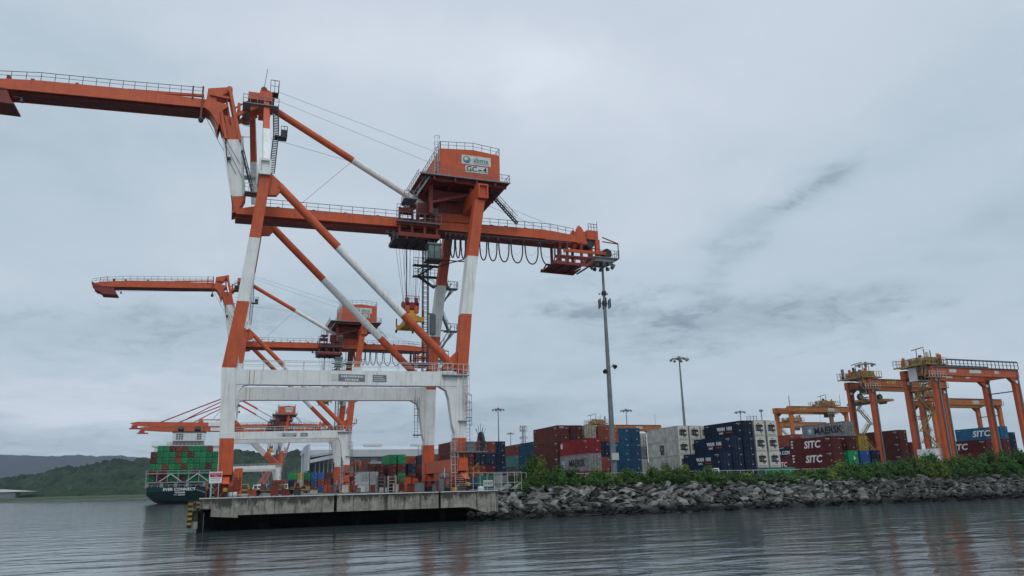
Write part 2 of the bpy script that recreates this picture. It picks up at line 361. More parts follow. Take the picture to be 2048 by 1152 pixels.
tag(f.build('fender_frame', origin=(-3, 89.2, 0)), 'yellow and black striped fender frame on the left corner of the quay', 'fender')
# a tarmac-white mark etc: rail line on the deck
r = MB(); r.box(-.05, .05, 92, 640, QZ - .046, QZ + .06, DARK); r.box(27.35, 27.45, 92, 640, QZ - .046, QZ + .06, DARK)
struct(r.build('rail_track', origin=(14, 300, 0)))

# hills
def hill(name, Y0, prof, depth, m, bump, step, rough_n, zb=0):
    xs = [prof[0][0] + (prof[-1][0] - prof[0][0]) * i / int((prof[-1][0] - prof[0][0]) / step) for i in range(int((prof[-1][0] - prof[0][0]) / step) + 1)]
    def pz(x):
        for (a, za), (b, zb_) in zip(prof, prof[1:]):
            if a <= x <= b: return za + (zb_ - za) * (x - a) / (b - a)
        return prof[-1][1]
    rows = 64; v = []; fcs = []
    for j in range(rows):
        t = j / (rows - 1)
        for x in xs:
            y = Y0 - depth + depth * 1.5 * t; sh = min(1, t * 1.5) ** 0.72 if t < 0.667 else 1 - (t - .667) * 0.8
            z = zb + pz(x) * sh
            nz = noise.fractal((x / rough_n, y / rough_n, 3.3), 1.0, 2.0, 5) * bump * (0.4 + sh)
            cr_ = abs(noise.noise((x / 9.0, y / 9.0, 1.7))) + .5 * abs(noise.noise((x / 4.5, y / 4.5, 8.1)))
            z += nz * (0 if j == 0 else 1) - cr_ * bump * 2.6 * (0 if j == 0 else 1) * min(1, step / 3)
            v.append((x, y, max(z, -1 if j else -1)))
    n = len(xs)
    for j in range(rows - 1):
        for i in range(n - 1): fcs.append((j * n + i, j * n + i + 1, (j + 1) * n + i + 1, (j + 1) * n + i))
    mb = MB(); mb.add(v, fcs, m, False); o = mb.build(name, origin=(0, Y0, 0)); return struct(o)
FOR = mat('forest_cover', (0.024, 0.046, 0.026), 0.95, var=0.85, scale=0.045, spec=0.1)
MTN = mat('mountain_forest', (0.010, 0.020, 0.028), 1.0, var=0.2, scale=0.002, spec=0.05)
hill('hills', 1300, [(-560, 22), (-420, 30), (-306, 36), (-269, 40), (-225, 51), (-160, 60), (-119, 63), (18, 72), (110, 69), (184, 63), (400, 66), (700, 40), (1100, 28)], 170, FOR, 4.5, 3.2, 28)
hill('low_shore_hill', 1180, [(-520, 8), (-330, 9), (-240, 16), (-150, 23), (0, 24), (300, 18), (700, 12)], 90, mat('shore_woodland', (0.020, 0.042, 0.018), 0.95, var=0.6, scale=0.04, spec=0.1), 3.2, 2.6, 20)
hill('far_mountain', 6200, [(-3600, 250), (-2200, 330), (-1430, 300), (-1140, 305), (-680, 296), (-300, 240), (300, 180), (1500, 150), (3200, 120)], 700, MTN, 12, 40, 400)
sh = MB(); sh.prism([(1060, -1), (1060, 0.6), (1095, 3.2), (1130, 3.2), (1130, -1)], 'x', -560, 500, mat('far_beach', (0.12, 0.13, 0.09), 0.95, scale=0.05))
struct(sh.build('far_shore', origin=(0, 1095, 0)))
sh = MB(); sh.prism([(1064, 0.6), (1075, 4.3), (1110, 5.5), (1110, 0.6)], 'x', -560, 400, mat('shore_grass', (0.028, 0.050, 0.022), 0.95, scale=0.05)); struct(sh.build('far_grass', origin=(0, 1090, 0)))
w = MB(); w.prism([(-330, 12.2), (-258, 12.2), (-222, 12.6), (-258, 15.6), (-330, 14.6)], 'y', 1100, 1130, mat('white_far_roof', (0.66, 0.67, 0.64), 0.6, var=0.15, scale=.1)); w.box(-330, -240, 1102, 1128, 2, 12.1, GREY)
tag(w.build('shed', origin=(-290, 1115, 2)), 'long white roofed shed on the far left shore', 'shed')

# ================================================================== SHIP-TO-SHORE CRANES
def lerp(a, b, t): return a + (b - a) * t
def band_leg(mb, pts, bands, wx, wy, Y):
    """pts: (z, x) polyline; bands: (z, material) upwards; splits at every band"""
    zs = sorted(set([p[0] for p in pts] + [b[0] for b in bands if pts[0][0] < b[0] < pts[-1][0]]))
    def X(z):
        for (a, xa), (b, xb) in zip(pts, pts[1:]):
            if a <= z <= b: return lerp(xa, xb, (z - a) / (b - a))
    for z0, z1 in zip(zs, zs[1:]):
        m = [b[1] for b in bands if b[0] <= z0 + 1e-4][-1]; x0, x1 = X(z0), X(z1); w0, w1 = wx(z0), wx(z1)
        a, b = Y - wy / 2, Y + wy / 2
        mb.add([(x0 - w0 / 2, a, z0), (x0 + w0 / 2, a, z0), (x0 + w0 / 2, b, z0), (x0 - w0 / 2, b, z0), (x1 - w1 / 2, a, z1), (x1 + w1 / 2, a, z1), (x1 + w1 / 2, b, z1), (x1 - w1 / 2, b, z1)],
               [(0, 3, 2, 1), (4, 5, 6, 7), (0, 1, 5, 4), (1, 2, 6, 5), (2, 3, 7, 6), (3, 0, 4, 7)], m)
BANDS = [(0, ORANGE), (9.95, WHITE), (18.0, ORANGE), (26.0, WHITE), (34.05, ORANGE)]
def sts_crane(label, boom='fold'):
    C = empty('quay_crane', (14, 101, QZ), label, 'quay crane', 'ship-to-shore gantry cranes along the quay')
    for Y in (93, 109):
        m = MB(); band_leg(m, [(5.3, -.05), (9.95, -.22), (17.9, -.55), (25.9, .5), (34, 1.33), (42.3, 2.15)], BANDS, lambda z: 1.42 + .2 * max(0, min(1, (18 - abs(z - 14) * 1.2) / 18)) - max(0, z - 18) * .007, 1.5, Y)
        m.build('leg', C)
        m = MB(); band_leg(m, [(5.3, 27.35), (10, 27.35), (17.9, 27.62), (26.1, 28.3), (34.05, 29.25), (42.3, 30.4)], BANDS, lambda z: 1.42 - .05 * max(0, (z - 26) / 16), 1.5, Y)
        m.build('leg', C)
        # portal beam with curved haunches
        z0, z1, t0, t1 = 16.1, 16.45, 17.84, 18.3
        def arc(cx, cz, r, sx):   # haunch: quarter circle cut
            return [(cx + sx * r * (1 - math.sin(math.pi / 2 * k / 6)), cz - r * (1 - math.cos(math.pi / 2 * k / 6))) for k in range(7)]
        m = MB(); m.prism([(.1, z0), (27.0, z1), (27.0, t1), (.1, t0)], 'y', Y - .6, Y + .6, WHITE)
        m.prism([(.05, 12.5), (.35, 13.5), (.7, 15.3), (1.1, 15.95), (1.8, z0 + .03), (1.8, z0 + .5), (.05, z0 + .5)], 'y', Y - .55, Y + .55, WHITE)
        m.prism([(26.95, 9.6), (26.35, 11.5), (25.9, 14.8), (25.55, 15.9), (24.6, z1 - .02), (24.6, z1 + .4), (26.95, z1 + .5)], 'y', Y - .55, Y + .55, WHITE)
        m.prism([(-.1, t0 - .2), (1.3, t0 + .01), (.55, t0 + .35), (.45, 19.6), (-.1, 19.6)], 'y', Y - .5, Y + .5, ORANGE if False else WHITE)
        m.box(.9, 26.2, Y - .72, Y + .72, z0 - .06 + .1, z0 + .16, WHITE) if False else None
        pb = m.build('portal_beam', C)
        m = MB(); m.rail([(1.0, Y - .55, t0 + .02), (26.3, Y - .55, t1)], PALE, step=2.4, r=.03); m.rail([(1.0, Y + .55, t0 + .02), (26.3, Y + .55, t1)], PALE, step=2.4, r=.03)
        if Y == 93:
            m.box(24.9, 28.4, 91.9, 92.35, 17.7, 17.85, GREY); m.rail([(24.9, 91.95, 17.85), (28.4, 91.95, 17.85)], PALE, step=.7, h=1.4); m.rail([(24.9, 91.95, 18.25), (24.9, 94, 18.25)], PALE, step=.7)
        m.build('railing', C)
        if Y == 93 and boom == 'fold':
            m = MB(); m.box(12.0, 15.2, Y - .64, Y - .605, 16.75, 17.6, PLATE); m.box(16.15, 17.85, Y - .64, Y - .605, 16.78, 17.62, PLATE); m.box(11.1, 11.95, Y - .63, Y - .605, 16.8, 17.6, SIGN)
            for row in range(2):
                xx = 12.3 + row * .5
                while xx < 14.9 - row * .6:
                    w_ = random.choice((.08, .12, .17)); m.box(xx, xx + w_, Y - .66, Y - .64, 17.22 - row * .4, 17.46 - row * .4, LWHITE); xx += w_ + .07
            for k in range(3): m.box(16.3, 17.7 - .15 * k, Y - .66, Y - .64, 16.92 + k * .22, 17.0 + k * .22, SIGN)
            m.build('name_plate', C)
        m = MB(); [m.box(xx, xx + .07, Y - .625, Y - .6, z0 + .1, t0 - .05, RUST) for xx in (1.75, 2.25, 25.2)]; m.build('ladder_bracket', C)
        # diagonal braces
        m = MB(); A = Vector((3.9, Y, 41.35)); B = Vector((26.6, Y, 19.1)); D = B - A
        t1_, t2_ = (41.35 - 33.9) / 22.25, (41.35 - 25.55) / 22.25
        m.tube(A, A + D * t1_, .53, ORANGE); m.tube(A + D * t1_, A + D * t2_, .53, WHITE); m.tube(A + D * t2_, B, .53, ORANGE)
        m.prism([(2.3, 42.2), (2.5, 39.9), (3.6, 40.0), (4.5, 41.3), (3.9, 41.9), (2.8, 42.9)], 'y', Y - .35, Y + .35, ORANGE)
        m.prism([(24.9, 18.45), (27.0, 18.6), (27.0, 21.0), (26.4, 20.4), (25.6, 19.6)], 'y', Y - .35, Y + .35, ORANGE)
        m.build('diagonal_brace', C)
    # sill beams, cross beams
    for x in (0, 27.4):
        m = MB(); m.box(x - .6, x + .6, 91.4, 110.6, 5.9, 7.45, ORANGE); m.build('sill_beam', C)
        for Y in (93, 109):
            b = MB(); b.prism([(Y - 3.3, 4.9), (Y + 3.3, 4.9), (Y + 1, 5.85), (Y - 1, 5.85)], 'x', x - .35, x + .35, ORANGE)
            for dy in (-2.2, 0.8):
                b.prism([(Y + dy - .2, 4.9), (Y + dy + 1.6, 4.9), (Y + dy + 1.9, 4.1), (Y + dy - .5, 4.1)], 'x', x - .3, x + .3, RED)
            bo = b.build('bogie', C)
            for k in range(6):
                wm = MB(); yy = Y - 2.9 + k * 1.12; wm.tube((x - .16, yy, QZ + .41), (x + .16, yy, QZ + .41), .36, DARK, n=14); wm.build('wheel', bo)
            bb = MB(); bb.tube((x, Y - 3.9, 4.3), (x, Y - 3.3, 4.3), .22, YEL); bb.build('buffer', bo)
    for x, z, mm in ((2.0, 42.35, WHITE), (30.75, 42.45, ORANGE)):
        m = MB(); m.box(x - .72, x + .72, 92.2, 109.8, z, z + 2.1, mm)
        for Y, s_ in ((92.2, -1), (109.8, 1)):   # recessed end frames
            for a in ((x - .72, x - .5, z, z + 2.1), (x + .5, x + .72, z, z + 2.1)): m.box(a[0], a[1], min(Y, Y + s_ * .35), max(Y, Y + s_ * .35), a[2], a[3], mm)
            for a in ((z, z + .25), (z + 1.85, z + 2.1)): m.box(x - .5, x + .5, min(Y, Y + s_ * .34), max(Y, Y + s_ * .34), a[0], a[1], mm)
        m.build('cross_beam', C)
    # A frame
    for Y0_, Y1_, xa_, xb_ in ((93.2, 98.9, 2.15, 1.75), (108.8, 104.0, 1.3, .1)):
        m = MB(); P = [Vector((xa_, Y0_, 44.45)), Vector((xb_, Y1_, 56.6))]
        t_ = .47; m.bar(P[0], P[0].lerp(P[1], t_), .85, .8, WHITE); m.bar(P[0].lerp(P[1], t_), P[1], .8, .75, ORANGE, .7, .7); m.build('frame_leg', C)
    m = MB(); m.prism([(.7, 56.6), (.9, 57.9), (1.5, 58.3), (2.2, 58.1), (2.9, 57.0), (2.8, 55.8), (1.2, 55.5)], 'y', 99.7, 102.3, ORANGE); m.box(-.6, .95, 98.6, 103.4, 56.0, 57.0, ORANGE)
    m.box(.9, 2.5, 97.9, 104.1, 55.6, 57.0, ORANGE)
    for yy in (99.3, 100.5, 102.2): m.tube((1.4, yy, 58.0), (1.4, yy + .3, 58.0), .42, RED, n=14)
    m.build('apex_head', C)
    m = MB(); m.box(-1.2, 3.4, 97.2, 97.95, 54.55, 54.68, GREY); m.box(-1.2, -.2, 97.95, 104, 54.55, 54.68, GREY); m.rail([(-1.2, 97.25, 54.7), (3.4, 97.25, 54.7)], GREY, step=.9); m.rail([(-1.2, 97.2, 54.7), (-1.2, 104, 54.7)], GREY, step=1.2)
    m.box(2.0, 3.3, 98.0, 99.6, 57.0, 57.1, DARK); m.rail([(2.2, 98, 57.1), (3.3, 98, 57.1), (3.3, 99.6, 57.1)], DARK, step=.5, h=1.8); m.bar((1.4, 99.5, 58.4), (1.7, 99.5, 61.3), .07, .07, DARK)
    m.build('apex_platform', C); m = MB(); m.box(-.9, 1.1, 105.0, 106.4, 47.2, 47.32, PALE); m.rail([(-.9, 105, 47.3), (1.1, 105, 47.3)], PALE, step=.7, r=.03); m.build('landing', C); m = MB()
    for k, (za, zb, s_) in enumerate(((43.5, 46.3, 1), (46.3, 49.1, -1), (49.1, 51.9, 1), (51.9, 54.6, -1))):
        x0, x1 = (2.75, 3.25)
    m.stairs((3.0, 96.4, 44.5), (3.3, 98.2, 50.6), .65, DARK, side=(1, 0, 0)); m.stairs((3.3, 98.2, 50.6), (3.1, 99.6, 55.2), .65, DARK, side=(1, 0, 0))
    m.box(3.1, 4.7, 97.6, 99.0, 50.4, 50.55, DARK); m.rail([(3.9, 97.6, 50.5), (4.7, 97.6, 50.5), (4.7, 99, 50.5)], DARK, step=.4, h=1.5); m.box(3.9, 4.6, 97.62, 97.7, 50.6, 51.5, DARK)
    m.build('apex_stairs', C)
    # backstay
    m = MB(); A = Vector((2.7, 101, 56.1)); B = Vector((25.6, 101, 43.4)); D = B - A
    m.tube(A, A + D * .5, .49, ORANGE, n=16); m.tube(A + D * .5, B, .49, WHITE, n=16); m.tube(B, A + D * 1.14, .49, PALE, r1=.1, n=16); m.build('backstay', C)
    # girder
    def gt(x): return 40.82 + .0160 * x
    def gb(x): return 39.42 + .0165 * min(x, 34)
    m = MB(); yA, yB = 99.5, 102.5
    xe = 43.8; m.prism([(-1.1, gb(-1.1)), (34, gb(34)), (48.5, 40.05), (48.5, 41.1), (44, gt(44)), (1.3, gt(1.3)), (-1.1, 40.15)], 'y', yA, yB, ORANGE)
    m.prism([(-1.15, gb(-1.1) - .42), (34, gb(34) - .40), (47.6, 39.55), (47.6, 39.98), (34, gb(34) - .02), (-1.15, gb(-1.1) - .02)], 'y', yA + .45, yB - .45, RED)
    for yy in (yA - .28, yB + .0):
        m.prism([(-1.1, gb(-1.1) + .0), (34, gb(34) + .0), (43, 40.02), (43, 40.2), (34, gb(34) + .18), (-1.1, gb(-1.1) + .2)], 'y', yy, yy + .28, ORANGE)
    m.build('girder', C)
    m = MB()
    for yy in (yA + .1, yB - .1):
        m.rail([(1.6, yy, gt(1.6)), (23.4, yy, gt(23.4))], DARK, step=1.55, r=.03); m.rail([(31.5, yy, gt(31.5)), (44, yy, gt(44)), (47.9, yy, 41.15)], DARK, step=1.45, r=.03)
    for xx in (4, 8.7, 13, 17.5, 34.6, 36.8, 40): m.box(xx, xx + .4, 100.2, 101, gt(xx), gt(xx) + .42, RED)
    m.build('girder_railing', C)
    # tail of the girder: sheave frame, hanging maintenance frame, platform
    m = MB(); m.prism([(48.5, 39.9), (50.2, 39.9), (49.9, 41.6), (49.4, 42.5), (48.9, 42.9), (48.55, 42.3)], 'y', 99.6, 100.2, ORANGE); m.prism([(48.5, 39.9), (50.2, 39.9), (49.9, 41.6), (49.4, 42.5), (48.9, 42.9), (48.55, 42.3)], 'y', 101.8, 102.4, ORANGE)
    m.box(50.3, 52.2, 99.7, 102.3, 40.8, 42.3, ORANGE); m.box(51.6, 52.3, 99.5, 100, 38.2, 40.8, ORANGE); m.box(51.6, 52.3, 102, 102.5, 38.2, 40.8, ORANGE)
    m.box(49.4, 50.0, 99.7, 102.3, 39.7, 40.3, RED); m.tube((50.9, 99.9, 40.2), (50.9, 102.1, 40.2), .7, DARK, n=14); m.box(46.0, 53.2, 99.2, 99.5, 38.3, 38.75, ORANGE); m.box(46.0, 53.2, 102.5, 102.8, 38.3, 38.75, ORANGE)
    for xx in (45.4, 46.6, 49.0): m.bar((xx, 99.4, 40.0), (xx, 99.4, 36.6), .35, .35, RED); m.bar((xx, 102.6, 40.0), (xx, 102.6, 36.6), .35, .35, RED)
    m.rail([(50.6, 99.8, 42.3), (52.1, 99.8, 42.3)], DARK, step=.5, h=1.1); m.bar((52.1, 99.8, 42.3), (52.15, 99.8, 44.0), .05, .05, DARK); m.build('girder_tail', C)
    m = MB()
    for yy in (98.4, 103.4):
        m.prism([(43.8, 36.0), (49.4, 35.9), (50.7, 36.9), (50.7, 37.2), (49.2, 36.35), (43.9, 36.5)], 'y', yy, yy + .25, RED); m.bar((44.2, yy + .1, 36.3), (44.8, yy + .1, 37.3), .18, .18, RED); m.bar((44.8, yy + .1, 37.35), (50.8, yy + .1, 37.35), .2, .22, RED)
        for xx in (45.6, 47.2, 48.8): m.bar((xx, yy + .1, 36.1), (xx + .5, yy + .1, 37.4), .12, .15, RED)
    for xx in (44, 46, 48, 50): m.box(xx, xx + .18, 98.4, 103.6, 36.1, 36.3, RED)
    m.box(44.3, 49.2, 98.6, 103.4, 36.32, 36.4, RED); m.rail([(44.0, 98.5, 37.3), (46.2, 98.5, 37.3)], DARK, step=.6, r=.028); m.build('maintenance_frame', C)
    m = MB(); m.box(50.2, 55.0, 98.4, 103.6, 37.55, 37.7, GREY); m.box(50.2, 54.2, 98.6, 98.7, 37.0, 37.55, GREY); m.rail([(50.9, 98.45, 37.7), (55, 98.45, 37.7), (55, 103.6, 37.7)], DARK, step=.75, r=.028)
    m.bar((52.3, 98.6, 40.9), (55, 98.6, 40.1), .14, .14, RED); m.bar((52.3, 98.6, 40.2), (55, 98.6, 40.05), .14, .14, RED); m.bar((55, 98.6, 40.1), (55, 98.6, 37.7), .12, .12, DARK); m.bar((52.3, 103.4, 40.9), (55, 103.4, 40.1), .14, .14, RED); m.bar((55, 103.4, 40.1), (55, 103.4, 37.7), .12, .12, DARK)
    m.tube((53.6, 99.6, 38.7), (53.6, 100.6, 38.7), .8, DARK, n=12); m.build('tail_platform', C)
    # machinery house
    H = MB(); x0, x1, ya, yb, zb_, zt = 25.55, 34.5, 95.4, 106.6, 46.35, 50.75
    H.prism([(x0, zb_), (x1, zb_), (x1, zt + .05), (lerp(x0, x1, .55), zt + .42), (x0, zt)], 'y', ya, yb, ORANGE)
    for k in range(1, 6): H.box(x0 - .04, x0, ya + k * 1.85, ya + k * 1.85 + .12, zb_ + .2, zt - .1, ORANGE)
    hs = H.build('machinery_house', C)
    m = MB(); m.box(x0 - .05, x0 - .003, 97.2, 98.2, zb_, zb_ + 2.0, RED); m.build('door', hs)
    m = MB()
    zr = lambda x: zt + (.42 * (x - x0) / ((x1 - x0) * .55) if x < lerp(x0, x1, .55) else .42 - .37 * (x - lerp(x0, x1, .55)) / ((x1 - x0) * .45))
    for yy in (ya + .08, yb - .08): m.rail([(x0, yy, zr(x0)), (lerp(x0, x1, .55), yy, zt + .42), (x1, yy, zr(x1))], DARK, step=1.2, r=.028)
    for xx in (x0 + .05, x1 - .05): m.rail([(xx, ya, zt), (xx, yb, zt)], DARK, step=1.2, r=.028)
    m.ladder(x0 - .45, ya + .5, zb_ + .2, zt + 1.2, PALE, w=.5); m.build('roof_railing', hs)
    m = MB(); m.box(x0 + 3.15, x0 + 7.55, ya - .05, ya - .003, 48.8, 50.2, SIGN); sb = m.build('sign_board', hs)
    m = MB(); m.tube((29.45, ya - .07, 49.5), (29.45, ya - .05, 49.5), .55, LGREEN, n=24); m.tube((29.38, ya - .085, 49.62), (29.38, ya - .07, 49.62), .3, SIGN, n=20); m.tube((29.55, ya - .085, 49.2), (29.55, ya - .07, 49.2), .26, LBLUE, n=20); m.build('emblem', sb)
    text('sbma', 1.05, (31.6, ya - .06, 49.55), FRONT, LGREEN, sb, xs=1.05, bold=.015); m = MB(); m.box(30.6, 32.8, ya - .07, ya - .05, 49.0, 49.07, LBLUE); m.build('underline', sb)
    m = MB(); m.box(x0 + 3.7, x0 + 7.1, ya - .05, ya - .003, 47.6, 48.62, SIGN); nb = m.build('number_board', hs)
    nb['num'] = 1
    # platform round the house, its supports and stairs
    m = MB(); m.box(22.6, 35.6, 94.5, 107.4, 46.1, 46.33, RED); m.box(22.4, 35.7, 94.3, 94.5, 46.12, 46.3, GREY); m.rail([(24.2, 94.4, 46.3), (35.6, 94.4, 46.3), (35.6, 107.4, 46.3), (22.6, 107.4, 46.3), (22.6, 96, 46.3)], GREY, step=1.15, r=.03)
    for xx in (24.5, 27.5, 30.7, 33.5): m.box(xx - .15, xx + .15, 94.6, 107.3, 45.6, 46.1, RED)
    for yy in (95.2, 101, 106.6): m.box(22.8, 35.4, yy, yy + .3, 45.62, 46.08, RED)
    m.build('house_platform', C)
    m = MB()
    for yy in (97, 105): m.bar((30.75, yy, 44.5), (30.75, yy, 45.7), .8, .8, ORANGE); m.bar((24.6, yy, 41.3), (24.6, yy, 45.7), .5, .5, RED)
    m.bar((24.6, 97, 43), (30.7, 97, 44.9), .35, .35, RED); m.bar((24.6, 105, 43), (30.7, 105, 44.9), .35, .35, RED); m.box(25.4, 33.2, 98.5, 103.5, 44.2, 45.6, RED); m.box(26.6, 31.5, 99.4, 102.6, 41.9, 44.2, RED); m.prism([(24, 41.2), (32.8, 41.35), (31.4, 42.5), (25.3, 42.5)], 'y', 99.3, 102.7, ORANGE)
    m.bar((30.75, 95.3, 45.6), (30.75, 93.2, 44.5), .5, .5, ORANGE); m.build('house_support', C)
    m = MB(); m.stairs((34.0, 98.6, 46.1), (38.2, 98.6, 41.8), .7, DARK); m.build('access_stairs', C); m = MB(); m.stairs((24.0, 95.2, 46.2), (21.8, 95.6, 42.6), .8, GREY); m.box(20.4, 22.2, 94.9, 97.5, 42.4, 42.55, GREY); m.rail([(20.4, 95, 42.5), (22.2, 95, 42.5)], GREY, step=.6); m.build('access_stairs', C)
    # trolley
    m = MB(); tx0, tx1 = 20.0, 26.2
    for yy in (98.0, 103.4): m.box(tx0, tx1, yy, yy + .5, 39.7, 40.6, RED); m.box(tx0 + .2, tx1, yy - .1, yy + .62, 38.0, 38.6, RED); m.box(tx0 - .1, tx1 + .1, yy - .5, yy - .1, 40.0, 40.12, GREY)
    for xx in (20.4, 22.2, 24, 25.8):
        for yy in (98.2, 103.6): m.bar((xx, yy, 38.4), (xx, yy, 42.3 if xx < 25 else 41.8), .28, .28, RED)
    m.box(tx0, tx1, 98.2, 103.8, 38.05, 38.5, DARK)
    for xx in (20.8, 22.3, 23.6, 25.0): m.tube((xx, 98.6, 38.0), (xx, 98.8, 38.0), .36, DARK, n=12); m.tube((xx, 102.6, 38.0), (xx, 102.8, 38.0), .36, DARK, n=12)
    m.box(20.6, 22.4, 98.2, 98.9, 41.5, 42.3, RED); m.box(23.0, 24.8, 98.0, 99.1, 41.4, 43.2, RED); m.tube((21.5, 98.2, 42.6), (21.5, 98.9, 42.6), .35, GREY); m.box(24.9, 26.0, 98.1, 99, 41.8, 42.6, GREY)
    m.rail([(tx0 - .1, 97.55, 40.1), (tx1 + .1, 97.55, 40.1)], GREY, step=.8, r=.03, h=1.3); m.rail([(tx0 - .1, 97.55, 41.3), (tx1 + .1, 97.55, 41.3)], DARK, step=.5, r=.028, h=1.2)
    m.bar((18.6, 98.2, 38.4), (20.2, 98.2, 38.2), .15, .15, DARK); m.box(18.5, 18.9, 98, 98.4, 38.2, 38.6, DARK); m.box(19.4, 19.8, 98, 98.5, 37.8, 38.6, DARK)
    for k in range(14): xx = 20 + k * .45; m.box(xx, xx + .2, 98.0 + (k % 3) * 1.5, 98.5 + (k % 3) * 1.5, 37.55 + (k * 7 % 5) * .12, 38.1, (DARK, RED)[k % 2])
    m.build('trolley', C)
    m = MB(); m.box(24.6, 26.3, 98.2, 100.2, 35.2, 37.2, CGLASS)
    for xx in (24.55, 25.4, 26.25):
        for yy in (98.15, 100.15): m.box(xx, xx + .1, yy, yy + .1, 35.1, 38.0, DARK)
    m.box(24.4, 26.5, 98.0, 100.4, 37.2, 37.4, GREY); m.box(24.4, 26.6, 97.9, 100.4, 34.95, 35.15, DARK); m.rail([(24.4, 97.9, 35.15), (26.6, 97.9, 35.15)], GREY, step=.6, r=.03, h=1.0); m.build('operator_cab', C)
    # hoist ropes, head block, spreader (along Y)
    m = MB()
    for xa, xb in ((20.9, 21.9), (21.4, 22.0), (22.2, 22.2), (23.0, 23.1), (23.6, 23.3), (24.3, 23.6)):
        for yy, yd in ((98.9, 99.9), (103.0, 102.1)): m.tube((xa, yy, 38), (xb, yd, 29.6), .022, BLACK, n=4)
    m.tube((22.1, 101, 38), (22.15, 101, 29.7), .07, BLACK, n=6); m.build('hoist_ropes', C)
    m = MB(); m.box(21.6, 23.6, 99.4, 102.6, 28.0, 28.9, RED)
    for yy in (99.5, 102.2):
        for xx in (21.9, 23.2): m.tube((xx - .15, yy, 29.0), (xx + .15, yy, 29.0), .62, RED, n=14); m.box(xx - .3, xx + .3, yy - .3, yy + .3, 27.4, 28.4, ORANGE)
    m.rail([(21.6, 99.4, 29.0), (23.6, 99.4, 29.0)], DARK, step=.6, h=.8, r=.03); sp = m.build('head_block', C)
    m = MB(); m.prism([(98.9, 26.6), (103.1, 26.6), (102.4, 27.9), (99.6, 27.9)], 'x', 22.0, 23.2, YEL); m.box(21.9, 23.3, 97.9, 104.1, 26.0, 26.7, YEL); m.box(21.4, 23.9, 97.7, 98.3, 25.85, 26.5, YEL); m.box(21.4, 23.9, 103.7, 104.3, 25.85, 26.5, YEL)
    for xx in (21.4, 23.8):
        for yy in (97.8, 104.1): m.box(xx - .12, xx + .12, yy - .1, yy + .25, 25.5, 25.9, DARK); m.bar((xx, yy, 26.4), (xx, yy, 27.5), .16, .2, RED)
    m.build('spreader', C)
    # festoon loops
    m = MB(); xs_ = [27.2, 27.9, 28.7, 29.5, 30.3, 31.2, 32.3, 33.6, 35.2, 37.1, 39.3, 41.8, 44.6]
    for a, b in zip(xs_, xs_[1:]):
        n = 12; pts = [(lerp(a, b, .5 - .42 * math.cos(math.pi * k / n)) + (0), 98.9, 39.0 - 3.3 * (math.sin(math.pi * k / n) ** .62)) for k in range(n + 1)]
        m.path(pts, .10, BLACK); m.box(a - .12, a + .12, 98.7, 99.1, 38.9, 39.3, DARK)
        pts = [(lerp(a, b, k / n), 99.2, 38.7 - 1.6 * math.sin(math.pi * k / n)) for k in range(n + 1)]; m.path(pts, .012, BLACK, n=3)
    m.bar((27, 98.9, 39.35), (47, 98.9, 39.6), .14, .18, DARK); m.build('festoon_cables', C)
    # lift mast and zigzag stairs at the far landside leg
    m = MB()
    for xx in (26.15, 26.95): m.bar((xx, 108.2, 18.7), (xx, 108.2, 39.5), .13, .13, DARK); m.bar((xx, 107.5, 18.7), (xx, 107.5, 39.5), .1, .1, DARK)
    z = 18.8
    while z < 39.5: m.bar((26.15, 108.2, z), (26.95, 108.2, z), .1, .1, DARK); m.bar((26.15, 107.5, z + .3), (26.95, 107.5, z + .3), .08, .08, DARK); z += .78
    for z in (20, 25, 29.5, 34): m.bar((26.9, 108.2, z), (28.5, 108.6, z), .2, .2, GREY)
    m.box(27.2, 28.0, 107.2, 108, 26.2, 29.2, GREY); m.build('lift_mast', C)
    m = MB(); pl_ = 110.4
    for zl in (34.2, 27.4, 21.5):
        m.box(30.2 if zl > 25 else 29.6, 32.3, pl_ - .5, pl_ + .6, zl - .12, zl, GREY); m.rail([(30.4, pl_ - .5, zl), (32.3, pl_ - .5, zl), (32.3, pl_ + .6, zl)], DARK, step=.6, r=.03); m.bar((31.8, pl_ - .4, zl - .1), (29.4, pl_ - .4, zl - 2.9), .14, .16, GREY)
        m.bar((29.2, pl_ - .4, zl - .05), (32.2, pl_ - .4, zl - .05), .14, .18, GREY); m.stairs((29.6, pl_ + .3, zl + 3.2), (31.0, pl_ + .3, zl), .6, GREY)
        m.stairs((29.3, pl_ - .3, zl - 3.4), (31.4, pl_ - .3, zl - .05), .6, GREY) if zl > 25 else None
    for k, z in enumerate((39.2, 37.4)): m.box(25.2, 30.6, 110.0, 111.0, z - 1.6, z - 1.45, DARK); m.rail([(25.2, 110, z - 1.5), (30.6, 110, z - 1.5)], DARK, step=.7); m.stairs((26 + k * 2.6, 110.4, z - 3.2), (28.6 - k * 2.6, 110.4, z - 1.5), .6, DARK)
    m.bar((26, 107.4, 36), (34, 107.4, 38.8), .14, .14, DARK); m.bar((28, 107.2, 37.8), (34, 107.2, 37.9), .14, .14, DARK); m.build('stair_tower', C)
    # caged ladder and cable-reel platform at the near landside leg
    m = MB(); m.ladder(27.9, 91.95, 12.3, 18.2, PALE, w=.6); m.ladder(28.35, 92.4, 9.3, 14.6, GREY, w=.5); m.box(27.0, 28.6, 91.8, 92.25, 12.0, 12.15, PALE); m.ladder(26.3, 92.1, QZ + .1, 9.6, PALE, w=.55, cage=True)
    m.ladder(25.3, 108.0, 11.0, 16.0, GREY, w=.5); m.box(24.9, 26.0, 107.6, 108.5, 11.3, 11.45, GREY); m.ladder(25.9, 108.1, 5.5, 9.8, DARK, w=.5, cage=False); m.build('caged_ladder', C)
